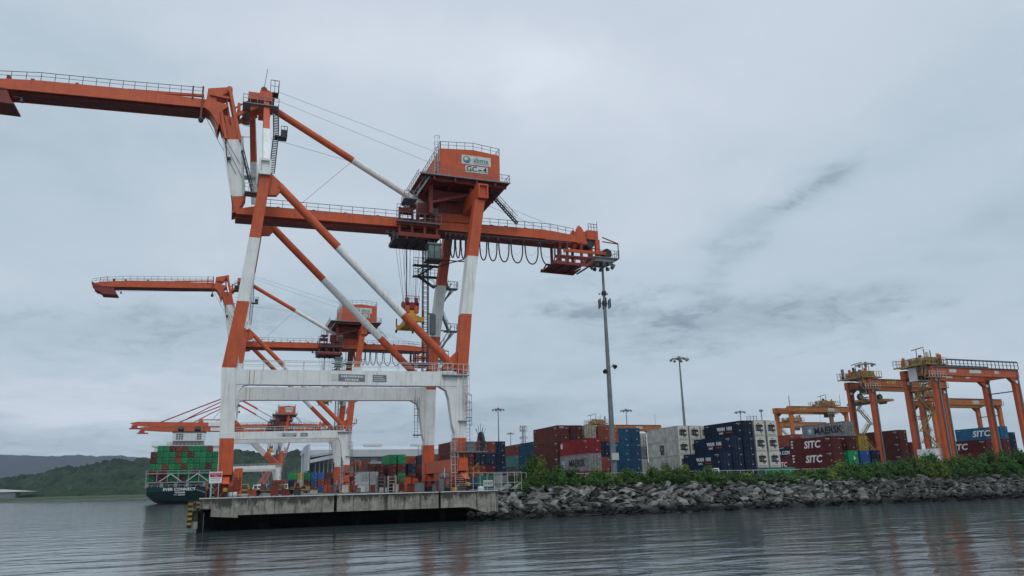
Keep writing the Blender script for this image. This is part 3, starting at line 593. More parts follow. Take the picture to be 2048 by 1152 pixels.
    m = MB(); m.box(25.9, 30.6, 91.2, 92.3, 8.1, 8.25, GREY); m.rail([(25.9, 91.25, 8.25), (30.6, 91.25, 8.25), (30.6, 92.3, 8.25)], GREY, step=.6, r=.03); m.bar((26.7, 91.4, 8.1), (27.3, 92.2, 5.8), .14, .14, PALE); m.box(27.9, 29.0, 91.35, 92.2, 8.25, 9.4, GREY); m.bar((30.2, 92, 8.1), (28, 92.3, 6.1), .12, .12, DARK)
    m.tube((29.9, 92.3, 9.4), (30.15, 92.3, 9.4), 1.3, DARK, n=20); m.tube((29.7, 92.3, 9.4), (30.3, 92.3, 9.4), .3, RED, n=12)
    for k in range(10): a = k * math.pi / 5; m.bar((29.85, 92.3 + math.cos(a) * .4, 9.4 + math.sin(a) * .4), (29.85 - .25 + .5 * (k % 2), 92.3 + math.cos(a) * 1.75, 9.4 + math.sin(a) * 1.75), .05, .05, DARK)
    for k in range(5): m.bar((29.6 + k * .16, 92.1, 10.4), (29.2 + k * .36, 92.0, 11.7 - abs(k - 2) * .3), .04, .04, DARK)
    m.build('cable_reel', C)
    m = MB(); m.box(-1.1, -.05, 91.6, 92.2, QZ + .1, QZ + 2.0, RED); m.box(.8, 1.7, 91.8, 92.3, QZ + .1, QZ + 3.2, ORANGE); m.box(.85, 1.6, 91.75, 91.8, QZ + .9, QZ + 2.2, RED); m.tube((.05, 92.23, 6.6), (.05, 92.16, 6.6), .22, PALE); m.build('base_cabinet', C); m = MB()
    for k in range(5): m.box(25.0 + k * .9, 25.6 + k * .9, 91.0, 91.4, QZ + .1, QZ + .55, YEL if k % 2 else BLACK)
    m.box(24.6, 25.7, 91.9, 92.6, QZ + .1, QZ + 2.3, GREY); m.box(28.4, 29.4, 91.9, 92.6, QZ + .1, QZ + 2.6, RED); m.bar((28.2, 91.6, QZ + .2), (27.6, 91.8, 8.1), .12, .12, YEL); m.build('base_cabinet', C)
    rp = random.Random(12); m = MB()
    for (xa, xb, n_) in ((-2.0, 1.4, 34), (24.2, 30.2, 60)):
        for k in range(n_):
            x_ = rp.uniform(xa, xb); z_ = rp.uniform(QZ, 5.4); l_ = rp.uniform(.4, 1.3); y_ = rp.uniform(91.2, 92.4); mt_ = rp.choice((RED, RED, ORANGE, PALE, DARK, YEL, GREY, STAY))
            q_ = rp.choice(((0, 0, l_), (l_, 0, 0), (l_ * .5, 0, l_ * .7), (0, 0, l_))); m.bar((x_, y_, z_), (x_ + q_[0], y_, z_ + q_[2]), .07, .07, mt_)
        m.bar((xa, 91.8, QZ + .1), (xb, 91.8, QZ + .1), .1, .1, DARK); m.bar((xa, 91.8, 5.2), (xb, 91.8, 5.2), .08, .08, RED)
        for q_ in range(7): m.bar((lerp(xa, xb, q_ / 6), 91.8, QZ), (lerp(xa, xb, q_ / 6), 91.8, 5.2), .07, .07, rp.choice((PALE, RED, DARK)))
    m.build('pipework', C)
    m = MB()
    for k in range(7): m.stairs((27.6 - .0, 92.9, QZ), (29.8, 92.9, 5.9), .6, YEL, rail=True) if k == 0 else None
    m.build('access_stairs', C)
    m = MB()
    for k in range(3): m.box(24.4 + k * 1.1, 25.2 + k * 1.1, 110.6, 111.3, QZ, QZ + rp.uniform(1.2, 2.2), rp.choice((RED, GREY, ORANGE)))
    m.box(24.2, 28, 110.6, 111.3, QZ, QZ + .2, RED); m.build('cabinet_row', C)
    m = MB()
    for (a, b) in (((3.2, 99, 57.8), (25.5, 99, 51.9)), ((3.2, 101.5, 57.8), (25.5, 101.5, 51.2)), ((34.5, 100, 45.6), (46.5, 100, 41.9)), ((34.5, 102, 45.6), (46.5, 102, 41.8)), ((2.4, 96, 49.2), (13.6, 101, 49.6)), ((6.5, 101, 41.6), (13.8, 101, 49.4))): m.tube(a, b, .022, BLACK, n=4)
    m.build('guy_ropes', C)
    # ---------------- boom
    if boom == 'fold':
        m = MB()
        def seg(p, q, w, mm): m.prism([p[0], p[1], q[1], q[0]], 'y', 99.6, 102.4, mm)
        lo = [(-1.62, 39.55), (-1.0, 39.8)]; a1 = [(-1.70, 41.9), (-.02, 42.15)]; a2 = [(-3.3, 49.9), (-1.1, 50.2)]; hi = [(-4.3, 53.5), (-2.0, 53.3)]
        seg(lo, a1, 0, ORANGE); seg(a1, a2, 0, WHITE); seg(a2, hi, 0, ORANGE)
        m.prism([(-1.9, 41.9), (-1.72, 41.9), (-3.32, 49.9), (-3.55, 49.9)], 'y', 99.3, 99.6, WHITE)
        m.path([(-1.5, 99.5, 40), (-2.55, 99.5, 46), (-3.5, 99.5, 53.3)], .05, BLACK)
        m.bar((-3.9, 99.4, 53.9), (-3.0, 99.4, 49.9), .5, .35, ORANGE); m.bar((-3.0, 99.6, 57.5), (-1.15, 99.3, 49.8), .38, .38, ORANGE); m.bar((-3.0, 102.4, 57.5), (-1.15, 102.6, 49.8), .38, .38, ORANGE); m.bar((-3.4, 99.9, 56.0), (-2.6, 99.6, 52.2), .22, .22, RED)
        for zz in (47, 50.8, 52.4): m.box(-3.2 + (52 - zz) * .2 - .5, -3.2 + (52 - zz) * .2, 99.2, 99.5, zz, zz + .3, DARK)
        m.build('boom_hinge_link', C)
        m = MB()
        m.prism([(-6.2, 54.22), (-27.6, 53.15), (-31.8, 52.6), (-32.6, 53.6), (-31.6, 54.0), (-28.9, 54.35), (-25.2, 54.75), (-16, 55.28), (-6.0, 55.35)], 'y', 99.5, 102.5, ORANGE)
        m.prism([(-6.2, 54.22), (-6.0, 55.35), (-4.6, 55.3), (-3.05, 55.0), (-3.1, 54.7), (-4.1, 53.75), (-3.9, 53.2), (-4.0, 52.0), (-4.2, 51.0), (-4.8, 52.8), (-5.4, 53.8)], 'y', 99.5, 102.5, ORANGE)
        for yy in (99.22, 102.5): m.prism([(-6, 54.0), (-27.6, 52.93), (-31.8, 52.5), (-31.8, 52.62), (-27.6, 53.16), (-6, 54.25)], 'y', yy, yy + .28, ORANGE)
        m.prism([(-6, 53.85), (-27.6, 52.8), (-27.6, 53.12), (-6, 54.2)], 'y', 99.95, 102.05, RED)
        m.bar((-6.2, 100, 56.1), (-15.5, 100, 55.35), .3, .3, ORANGE); m.bar((-6.2, 102, 56.1), (-15.5, 102, 55.35), .3, .3, ORANGE)
        bo = m.build('boom', C)
        m = MB(); m.prism([(-5.9, 55.0), (-5.75, 57.1), (-3.1, 57.75), (-2.9, 57.2), (-4.6, 55.9), (-4.7, 55.2)], 'y', 99.6, 102.4, ORANGE); m.bar((-5.5, 99.5, 56.2), (-3.0, 99.5, 56.0), .3, .3, ORANGE)
        m.tube((-3.05, 99.4, 57.4), (-3.05, 102.6, 57.4), .4, ORANGE); m.build('boom_knuckle', bo)
        m = MB(); m.bar((-6.35, 99.3, 57.1), (-6.35, 99.3, 52.1), .22, .22, RED); m.ball((-6.3, 99.3, 52.2), .35, .3, .5, DARK); m.bar((-7.6, 99.4, 55.2), (-7.6, 99.4, 57), .18, .18, RED); m.build('rope_guide', bo)
        m = MB()
        for yy in (99.6, 102.4): m.rail([(-6.3, yy, 56.0), (-16, yy, 55.3), (-25.2, yy, 54.8), (-31.6, yy, 54.0)], DARK, step=1.45, r=.03)
        for xx in (-10, -13.5, -17, -21.5, -26.4, -29): m.box(xx, xx + .4, 100, 100.8, 54.6, 55.4 if xx > -22 else 55.1, RED)
        m.build('boom_railing', bo)
        m = MB(); m.box(-31.0, -27.6, 99.2, 102.8, 50.95, 51.15, RED); m.prism([(-30.6, 51.1), (-27.6, 51.0), (-28.0, 51.6), (-28.5, 52.7), (-33.2, 53.0), (-33.4, 53.9), (-32.9, 52.2)], 'y', 99.2, 99.4, RED); m.prism([(-30.6, 51.1), (-27.6, 51.0), (-28.0, 51.6), (-28.5, 52.7), (-33.2, 53.0), (-32.9, 52.2)], 'y', 102.6, 102.8, RED)
        m.box(-33.0, -28.6, 99.1, 102.9, 52.75, 52.9, RED); m.box(-31.9, -31.0, 99.2, 99.4, 50.95, 51.1, RED); m.box(-30.0, -28.6, 99.8, 102.2, 51.2, 52.7, DARK); m.rail([(-33.2, 99.15, 53.4), (-30, 99.15, 54.2)], RED, step=.9, r=.03); m.bar((-27.8, 99.2, 51.9), (-26.8, 99.2, 51.9), .07, .07, DARK); m.tube((-26.8, 99.2, 51.9), (-26.8, 99.2, 51.3), .06, DARK, r1=.28)
        m.build('boom_tip_platform', bo)
        m = MB()
        m.tube((-26.8, 99.4, 51.9), (-6.4, 99.4, 53.2), .022, BLACK, n=4)
        for a, b in (((-6.1, 99.4, 53.3), (-1.4, 99.4, 45.0)), ((-5.2, 99.4, 53.5), (-1.0, 99.4, 46.5)), ((-3.5, 99.3, 50), (-.6, 99.3, 44.5))): m.tube(a, b, .03, BLACK, n=4)
        m.build('boom_ropes', C)
        m = MB(); m.bar((.7, 99.6, 55.4), (-2.3, 99.8, 53.6), .4, .5, ORANGE); m.bar((.7, 102.4, 55.4), (-2.3, 102.2, 53.6), .4, .5, ORANGE); m.box(-1.9, -1.5, 99.6, 102.4, 54.4, 55.6, ORANGE); m.tube((1.3, 99.7, 57.6), (-2.4, 99.7, 54.6), .1, RED); m.tube((-.2, 99.5, 54.6), (-1.9, 99.4, 52.4), .08, DARK)
        m.tube((-.3, 99.3, 42.2), (-1.0, 99.2, 50.5), .16, PALE); m.stairs((.9, 99.2, 42.0), (-.9, 98.9, 48.2), .5, DARK)
        m.bar((-.9, 99, 52), (.2, 99, 52), .06, .06, DARK); m.bar((-.9, 99, 50.3), (.4, 99, 50.5), .06, .06, DARK)
        m.box(-.2, 1.3, 96.6, 98.4, 41.6, 41.7, GREY); m.rail([(-.2, 96.6, 41.7), (1.3, 96.6, 41.7)], PALE, step=.5); m.build('boom_latch_arm', C)
    else:
        m = MB(); m.prism([(-1.2, 39.6), (-36, 39.5), (-48, 40.2), (-50, 41.4), (-46.5, 42.2), (-1.2, 41.9)], 'y', 99.5, 102.5, ORANGE); m.box(-11, -1.6, 99.4, 102.6, 39.9, 42.0, WHITE); m.box(-12, -1.2, 99.3, 102.7, 39.5, 39.95, STAY); m.box(-4, -1.2, 99.3, 102.7, 39.4, 42.1, ORANGE)
        bo = m.build('boom', C)
        m = MB(); m.rail([(-3, 99.6, 41.95), (-46, 99.6, 42.2)], PALE, step=2.2); m.box(-50, -44.5, 98.8, 103.2, 38.4, 38.9, STAY); m.box(-49, -46.5, 99, 103, 38.9, 40.2, STAY); m.prism([(-17, 41.6), (-13.5, 41.6), (-14.2, 43.8), (-15.3, 44.3)], 'y', 99.9, 102.1, ORANGE); m.box(-14, -1, 100, 100.5, 43.2, 43.7, ORANGE); m.build('boom_railing', bo)
        m = MB()
        for yy in (99.8, 102.2):
            m.tube((1.4, yy, 58), (-16.5, yy, 50.3), .20, STAY, n=6); m.tube((-16.5, yy, 50.3), (-36, yy, 41.7), .20, STAY, n=6); m.tube((1.4, yy, 57), (-12, yy, 50), .17, STAY, n=6); m.tube((-12, yy, 50), (-26, yy, 41.7), .17, STAY, n=6); m.tube((1.4, yy, 57), (-9, yy, 44), .05, BLACK, n=4)
        m.build('boom_stay', C)
    return C
C1 = sts_crane('nearest red and white quay crane, folded boom reaching past the left edge')
C2 = copy_tree(C1); C2.location = (14, 101 + 98.0, QZ); C2['label'] = 'second red and white quay crane, folded boom, smaller, behind the nearest one'
def find(o, nm):
    for c in o.children_recursive:
        if c.name.split('.')[0] == nm: return c
def add_num(Cr, digit):
    nb = find(Cr, 'number_board'); nb['_org'] = (14, 101, QZ)
    text('GC', 1.12, (30.2, 95.33, 48.12), FRONT, LBLACK, nb, bold=.01); text(digit, 1.12, (32.2, 95.33, 48.12), FRONT, LBLACK, nb, bold=.01)
    m = MB(); m.box(31.2, 31.7, 95.31, 95.34, 48.0, 48.14, LBLACK); m.build('dash', nb)
add_num(C1, '4'); add_num(C2, '3')
C3 = sts_crane('third quay crane, distant, long straight boom lowered over the green ship', 'flat'); C3.location = (14, 101 + 350, QZ)
C4 = copy_tree(C3); C4.location = (14.5, 101 + 384, QZ); C4['label'] = 'farthest quay crane, half hidden behind the third one, straight boom lowered level'
for c in (C1, C2, C3, C4):
    for o in [c] + list(c.children_recursive):
        if 'num' in o: del o['num']

# ================================================================== CONTAINERS
HC = 2.896
COLS = dict(brown=(0.085, 0.020, 0.016), maroon=(0.11, 0.018, 0.020), red=(0.24, 0.018, 0.022), rust=(0.20, 0.045, 0.028), orange=(0.44, 0.09, 0.028), navy=(0.004, 0.018, 0.047), blue=(0.005, 0.062, 0.135),
            midblue=(0.02, 0.10, 0.30), teal=(0.05, 0.17, 0.16), sky=(0.012, 0.105, 0.20), green=(0.008, 0.22, 0.075), grey=(0.25, 0.26, 0.255), tan=(0.38, 0.37, 0.29), cream=(0.42, 0.42, 0.39), yellow=(0.30, 0.22, 0.035), white=(0.55, 0.56, 0.55), dgrey=(0.07, 0.075, 0.08))
CM = {}
def cont_mesh(L_, H, kind, ribs=True):
    key = (L_, H, kind, ribs)
    if key in CM: return CM[key]
    m = MB(); w = 1.219; p = CPAINT; d = .036
    for x in (-w, w - .1):   # corner posts and rails
        for y in (0, L_ - .1): m.box(x, x + .1, y, y + .1, 0, H, p)
        m.box(x, x + .1, .1, L_ - .1, 0, .16, p); m.box(x, x + .1, .1, L_ - .1, H - .1, H, p)
    for y in (0, L_ - .1): m.box(-w + .1, w - .1, y, y + .1, 0, .14, p); m.box(-w + .1, w - .1, y, y + .1, H - .12, H, p)
    if not ribs: m.box(-w + .03, w - .03, .03, L_ - .03, .1, H - .03, p)
    else:
        n = int(L_ / .28); st = (L_ - .2) / n
        for sx in (-1, 1):    # corrugated sides
            vs = []; 
            for k in range(n):
                y = .1 + k * st
                for t_, o in ((0, 0), (.25, 0), (.5, 1), (.75, 1)): vs.append((sx * (w - .012 - o * d), y + t_ * st))
            vs.append((sx * (w - .012), L_ - .1)); q = len(vs)
            V = [(a, b, .16) for a, b in vs] + [(a, b, H - .1) for a, b in vs]
            m.add(V, [(i, i + 1, i + 1 + q, i + q) for i in range(q - 1)], p)
        m.box(-w + .06, w - .06, .12, L_ - .12, H - .06, H - .02, p); m.box(-w + .06, w - .06, .1, L_ - .1, .1, .15, p)
        for y0, sy in ((.02, 1), (L_ - .02, -1)):
            vs = []; n2 = 9; st2 = (2 * w - .2) / n2
            for k in range(n2):
                xx = -w + .1 + k * st2
                for t_, o in ((0, 0), (.25, 0), (.5, 1), (.75, 1)): vs.append((xx + t_ * st2, y0 + sy * o * d))
            vs.append((w - .1, y0)); q = len(vs); V = [(a, b, .14) for a, b in vs] + [(a, b, H - .12) for a, b in vs]
            m.add(V, [(i, i + 1, i + 1 + q, i + q) for i in range(q - 1)], p)
    if ribs:
        for y_, z_, l_, h_ in ((.45, H - .52, 1.25, .14), (.6, H - .75, .5, .10), (.5, .95, .28, .28), (L_ - 1.5, H - .5, .9, .12)): m.box(-w - .004, -w + .002, y_, y_ + l_, z_, z_ + h_, CMARK)
    CM[key] = m.mesh('container', fix=False); return CM[key]
PM = {}
def door_mesh(H, s):
    key = ('door', H, s)
    if key in PM: return PM[key]
    m = MB(); x0, x1 = (-1.10, -.01) if s < 0 else (.01, 1.10)
    m.box(x0, x1, -.012, .015, .16, H - .14, CPAINT)
    for k in range(4): m.box(x0 + .03, x1 - .03, -.022, -.012, .3 + k * (H - .5) / 4, .3 + k * (H - .5) / 4 + .40, CPAINT)
    for xx in (x0 + .28, x1 - .28): m.bar((xx, -.05, .1), (xx, -.05, H - .06), .045, .045, CPAINT if (xx < x0 + .5) == (s < 0) else CROD)
    m.box(x0 + .2, x0 + .5, -.07, -.03, 1.05, 1.12, CROD); m.box(x1 - .5, x1 - .2, -.07, -.03, 1.05, 1.12, CROD)
    if s > 0: m.box(.55, .95, -.03, -.012, H - .60, H - .46, CMARK); m.box(.4, .58, -.03, -.012, .5, .7, CMARK)
    PM[key] = m.mesh('door', fix=False); return PM[key]
def reefer_mesh(H):
    key = ('reefer', H)
    if key in PM: return PM[key]
    m = MB(); m.box(-1.12, 1.12, -.02, .03, .14, H - .12, CREAM)
    m.box(-.88, .82, -.028, -.02, .9, H - 1.0, DARK); m.prism([(-.95, H - 1.0), (.88, H - 1.0), (.55, H - .72), (-.62, H - .72)], 'y', -.028, -.02, BLACK)
    m.tube((-.15, -.12, 1.42), (-.15, -.028, 1.42), .40, DARK, n=16); m.tube((-.15, -.13, 1.42), (-.15, -.12, 1.42), .14, GREY, n=12); m.box(.30, .74, -.10, -.028, 1.25, 1.60, CREAM); m.box(-.8, -.30, -.09, -.028, .60, .86, CREAM); m.box(.05, .5, -.14, -.028, .66, .9, GREY)
    m.box(-.35, .1, -.03, -.02, H - .6, H - .42, DARK); m.box(-1.0, 1.0, -.03, -.02, .22, .30, GREY); m.box(-.9, -.6, -.04, -.028, 1.1, 1.8, GREY)
    PM[key] = m.mesh('reefer_unit', fix=False); return PM[key]
NCONT = 0
def container(x0, y0, z0, colour, label, L_=12.19, H=HC, end='door', ribs=True, group=None, near=True):
    global NCONT
    o = bpy.data.objects.new('shipping_container', cont_mesh(L_, H, 'c', ribs)); COL.objects.link(o); NCONT += 1
    o.location = (x0 + 1.219, y0, z0); o['_org'] = (x0 + 1.219, y0, z0)
    c = COLS[colour]; j = random.uniform(.72, 1.22); o.color = (c[0] * j, c[1] * j, c[2] * j, 1)
    tag(o, label, 'shipping container', group)
    if near:
        if end == 'door':
            for s in (-1, 1):
                d = bpy.data.objects.new('door', door_mesh(H, s)); COL.objects.link(d); d.parent = o; d.color = o.color
        elif end == 'reefer':
            d = bpy.data.objects.new('reefer_unit', reefer_mesh(H)); COL.objects.link(d); d.parent = o
    return o
def logo_side(o, body, size, m, dy, dz, **k):     # lettering on the side that looks towards -X ; dy is measured from the near end
    ox, oy, oz = o['_org']; return text(body, size, (ox - 1.235, oy + dy, oz + dz), SIDE, m, o, **k)
G_ = 'containers stacked in the yard behind the rocks'
LV = ['at ground level, behind the bushes', 'one above the bottom', 'third from the ground', 'topmost']
Y1, Y2, Y3 = 120.0, 132.4, 145.0
def tz(k): return 3.3 + k * HC
# --- block A: tall brown stack on the left
TIER = ['bottom', 'second', 'third', 'top']
for ci, (x, cols, nm) in enumerate(((58.3, ['brown'] * 4, 'leftmost column of the tall brown stack'), (61.0, ['brown', 'maroon', 'brown', 'brown'], 'second column of the tall brown stack'), (63.97, ['rust', 'brown', 'grey', 'tan'], 'column behind the bright red container'), (66.9, ['navy', 'rust', 'navy', 'rust'], 'column between the pale one and the blue stack'))):
    for k in range(4):
        if ci == 3 and k == 3: z_ = 3.3 + 3 * HC - .2
        col = cols[k]; o = container(x, Y2, tz(k) - (.15 if ci == 3 else 0), col, '%s container, %s tier of the %s' % ({'tan': 'pale tan', 'rust': 'rusty red', 'maroon': 'dark red', 'brown': 'dark brown', 'grey': 'grey', 'navy': 'navy blue'}[col], TIER[k], nm))
        if ci == 0 and k == 3: text('GESU', .42, (x + .9, Y2 - .08, tz(3) + 2.5), FRONT, LWHITE, o)
# --- red + white-lettered grey container in front
o = container(58.55, Y1, 3.25, 'rust', 'rust red container under the grey one, mostly hidden by the bushes', H=2.93)
o = container(58.55, Y1, 6.18, 'grey', 'pale grey container with black lettering, right under the bright red one, bushes below'); logo_side(o, 'MAERSK', 1.75, LBLACK, 4.9, 1.35, bold=.03, xs=1.05)
m = MB(); m.box(58.54 - .012, 58.545, Y1 + 10.0, Y1 + 11.3, 6.18 + .7, 6.18 + 2.0, mat('pale_blue_square', (0.22, 0.42, 0.52), .5)); m.build('emblem', o)
o = container(58.55, Y1, 9.08, 'red', 'bright red container on top of the grey lettered one', H=2.64)
m = MB(); m.box(58.53, 58.545, Y1 + 10.8, Y1 + 11.6, 9.08 + 1.3, 9.08 + 2.1, LWHITE); m.build('marking', o)
for k, c in enumerate(('maroon', 'brown')): container(48.0, 126 + k * 13, 3.3, c, '%s container at ground level, left of the tall brown stack' % ('nearer dark red', 'farther brown')[k])
container(51.0, 113.0, 3.3, 'maroon', 'low dark red container behind the leftmost tree, left of the tall stack')
# --- block B: blue stack behind the mast
for ci, x in enumerate((68.75, 71.2, 73.6)):
    for k in range(4):
        H = 2.77; col = 'orange' if (ci == 0 and k == 3) else random.choice(('blue', 'blue', 'navy')); o = container(x, Y2, 3.3 + k * H, col, '%s container, %s tier, %s column of the blue stack behind the tall mast' % ({'orange': 'orange', 'blue': 'bright blue', 'navy': 'dark blue'}[col], TIER[k], ('left', 'middle', 'right')[ci]), H=H)
o = container(66.0, Y1 + 6, 3.3, 'navy', 'dark blue container at ground level beside the foot of the tall mast', L_=6.06)
# --- block C: pale reefers
for ci, x in enumerate((84.75, 87.55, 90.25)):
    for k in range(4):
        o = container(x, Y2, tz(k), 'cream', 'pale refrigerated container, %s tier, %s column of the first white stack' % (TIER[k], ('left', 'middle', 'right')[ci]), end='reefer')
        if ci == 0 and k == 2: logo_side(o, 'm', 2.3, LBLACK, 6.4, 1.85, bold=.06); logo_side(o, 'sc', 1.7, LBLACK, 6.4, .85, bold=.04)
for ci, x in enumerate((80.4, 83.0)):
    for k in range(4): container(x, Y3 + 1, 3.3 + 2.765 * k, 'cream' if k != 2 else 'grey', '%s container, %s tier, %s column just left of the pale refrigerated stack' % ('pale' if k != 2 else 'light grey', TIER[k], ('left', 'right')[ci]), H=2.75) if ci else None
# --- block D: navy stepped stack
for ci, (x, top) in enumerate(((82.85, 0), (85.55, 1), (88.25, 2), (90.95, 3))):
    for k in range(top + 1):
        o = container(x, Y1, tz(k), 'navy', 'navy blue container, %s tier, %s column of the stepped navy stack' % (TIER[k], ('first', 'second', 'third', 'last')[ci]))
        if k == top and k > 0:
            ox, oy, oz = o['_org']
            text('WAN', 1.0, (ox - 1.235, oy + 6.6, oz + 1.65), SIDE, LWHITE, o, bold=.02); text('HAI', 1.0, (ox - 1.235, oy + 3.9, oz + 1.65), SIDE, LWHITE, o, bold=.02)
            text('LINES', .55, (ox - 1.235, oy + 6.6, oz + .9), SIDE, LWHITE, o); m = MB(); m.box(ox - 1.236, ox - 1.222, oy + 3.0, oy + 4.9, oz + .85, oz + 1.05, LRED); m.build('stripe', o)
# --- block E: white reefers seen end on
for ci, x in enumerate((93.75, 96.6)):
    for k in range(4): container(x, Y1, tz(k), 'cream', 'white refrigerated container, %s tier, %s column of the end-on stack right of navy' % (TIER[k], ('left', 'right')[ci]), end='reefer')
m = MB(); m.box(93.9, 99.0, 122, 124, 15.0, 15.12, RORA); m.rail([(93.9, 122, 15.1), (96.2, 122, 15.1)], DARK, h=.8, step=.8); m.tube((98.2, 123, 15.1), (98.2, 123, 17.2), .09, GREY); m.box(97.9, 98.5, 122.8, 123.2, 16.9, 17.3, GREY)
tag(m.build('lashing_platform', origin=(96.4, 123, 15)), 'small orange work platform with thin rails lying on top of the white refrigerated stack', 'platform')
# --- block F
for k, (col, lab) in enumerate((('dgrey', 'dark container at the foot of the column'), ('maroon', 'dark red container with white lettering, low'), ('navy', 'navy container with white lettering and a swoosh'), ('rust', 'plain rusty brown container'))):
    o = container(134.5, 156.5, tz(k), col, lab + ', right behind the white refrigerated stack')
    if k == 1: logo_side(o, 'SITC', 1.6, LWHITE, 6.0, 1.3, shear=.2, bold=.04, xs=1.1)
    if k == 2: logo_side(o, 'CMA CGM', 1.3, LWHITE, 5.6, 1.3, bold=.02)
    if k == 2: m = MB(); m.path([(134.49, 164.5, tz(2) + 2.2), (134.49, 162.5, tz(2) + 2.6), (134.49, 161.0, tz(2) + 2.6)], .06, LWHITE); m.path([(134.49, 161.5, tz(2) + .35), (134.49, 160.3, tz(2) + .3), (134.49, 158.6, tz(2) + .7)], .06, LRED); m.build('swoosh', o)
# --- block G
for k, lab in ((0, 'maroon container at the very bottom, bushes in front'), (1, 'maroon container, slanted white letters, lower of two'), (2, 'maroon container, slanted white letters, upper of two')):
    o = container(111.95, Y1, tz(k) + .0, 'maroon', lab + ', left of the green one')
    if k: logo_side(o, 'SITC', 2.0, LWHITE, 5.6, 1.45, shear=.2, bold=.05, xs=1.15)
    if k: m = MB(); [m.box(111.93, 111.945, Y1 + 11.2, Y1 + 11.7, tz(k) + 1.0 + .6 * q_, tz(k) + 1.35 + .6 * q_, LWHITE) for q_ in range(3)]; m.build('marking', o)
for k, (col, lab) in enumerate((('brown', 'brown container at ground level under the green one'), ('green', 'bright green container with a white patch, right of the lower lettered maroon one'), ('brown', 'brown container under the grey lettered one'))):
    o = container(115.7, Y1, tz(k), col, lab, end='door')
    if col == 'green': m = MB(); m.prism([(117.0, tz(1) + 1.0), (117.5, tz(1) + 1.4), (117.0, tz(1) + 1.9)], 'y', Y1 - .05, Y1 - .03, LWHITE); m.build('marking', o)
o = container(115.7, Y1, tz(3), 'grey', 'pale grey container with big black letters and star badge, on the maroon stack'); logo_side(o, 'MAERSK', 1.95, LBLACK, 4.7, 1.45, bold=.03, xs=1.1)
m = MB()
m.box(115.68, 115.695, Y1 + 9.1, Y1 + 10.5, tz(3) + .85, tz(3) + 2.2, mat('badge_blue', (0.16, 0.36, 0.50), .5))
for a in range(7): m.bar((115.67, Y1 + 9.8, tz(3) + 1.52), (115.67, Y1 + 9.8 + .55 * math.cos(a * .8976 + 1.57), tz(3) + 1.52 + .55 * math.sin(a * .8976 + 1.57)), .16, .16, LWHITE, .02, .02)
m.build('emblem', o)
for k, (col, lab) in enumerate((('brown', 'brown container at ground level under the bright blue one'), ('midblue', 'bright blue container under the yellow one'), ('yellow', 'mustard yellow container beside the orange crane leg'))): container(118.75, Y1, tz(k), col, lab)
for k, (col, lab) in enumerate((('dgrey', 'dark container at ground level right of the blue one'), ('navy', 'navy container right of the bright blue one, beside the crane leg'))): container(121.55, Y1, tz(k), col, lab)
# --- block H, I, J
for k in range(4): container(143.7, 133, 3.1 + 2.78 * k, 'brown', 'dark brown container, %s tier, in the wide brown stack between the two yard crane legs' % TIER[k], H=2.76)
for k in range(3): container(146.5, 133, 3.1 + 2.78 * k, 'maroon', 'dark red container, %s tier, tucked right of the wide brown stack' % TIER[k], H=2.76)
for k in range(3):
    o = container(167.0, 130, 3.1 + HC * k, 'maroon', 'maroon container with white lettering, %s tier, behind the right yard crane' % TIER[k])
    if k == 2: logo_side(o, 'SITC', 2.0, LWHITE, 7.4, 1.4, shear=.2, bold=.05, xs=1.15)
for k in range(4):
    o = container(172.5, 130, 3.3 + HC * k, 'sky' if k == 3 else 'brown', ('blue container with slanted white lettering topping the stack' if k == 3 else 'brown container, %s tier under the lettered blue one' % TIER[k]) + ' behind the right yard crane')
    if k == 3: logo_side(o, 'SITC', 2.0, LWHITE, 5.2, 1.4, shear=.2, bold=.05, xs=1.15)
for k in range(4):
    o = container(202.0, 150, 3.4 + 2.88 * k, 'navy' if k > 1 else 'white', '%s container, %s tier, at the far right edge' % ('navy' if k > 1 else 'white', TIER[k])); logo_side(o, 'WAN HAI', 1.2, LWHITE, 6, 1.2) if k == 3 else None
for k in range(3): container(150.0, 170, 3.3 + HC * k, ('brown', 'rust', 'brown')[k], '%s container, %s tier, seen low between the legs of the right yard crane' % (('brown', 'rust', 'brown')[k], TIER[k]))
# --- far left rows of the yard, long sides
for bi, (Y, pal) in enumerate(((181.3, ['blue', 'blue', 'blue', 'blue']), (193.9, ['teal', 'dgrey', 'teal', 'rust']), (168.7, ['rust', 'maroon', 'blue', 'blue']))):
    for k in range(4): container(73.6, Y, tz(k), pal[k], '%s container, %s tier, %s bay of the row left of the brown stack' % ({'blue': 'blue', 'teal': 'teal', 'dgrey': 'dark grey', 'rust': 'rusty red', 'maroon': 'dark red'}[pal[k]], TIER[k], ('middle', 'far', 'near')[bi]))
# --- stack N behind the landside legs
for ci, (x, pal) in enumerate(((48.8, ['rust', 'orange', 'brown', 'brown']), (51.7, ['rust', 'rust', 'maroon', 'brown']), (54.6, ['maroon', 'rust', 'navy', 'rust']), (57.1, ['navy', 'maroon', 'navy', 'rust']), (59.6, ['navy'] * 4))):
    for k in range(4): container(x, 172, 3.3 + 2.76 * k, pal[k], '%s container, %s tier, %s column, stack behind the near crane\'s right legs' % (({'rust': 'rusty red', 'orange': 'orange', 'brown': 'dark brown', 'maroon': 'dark red', 'navy': 'navy'}[pal[k]]), TIER[k], ('first', 'second', 'third', 'fourth', 'last')[ci]), H=2.74)
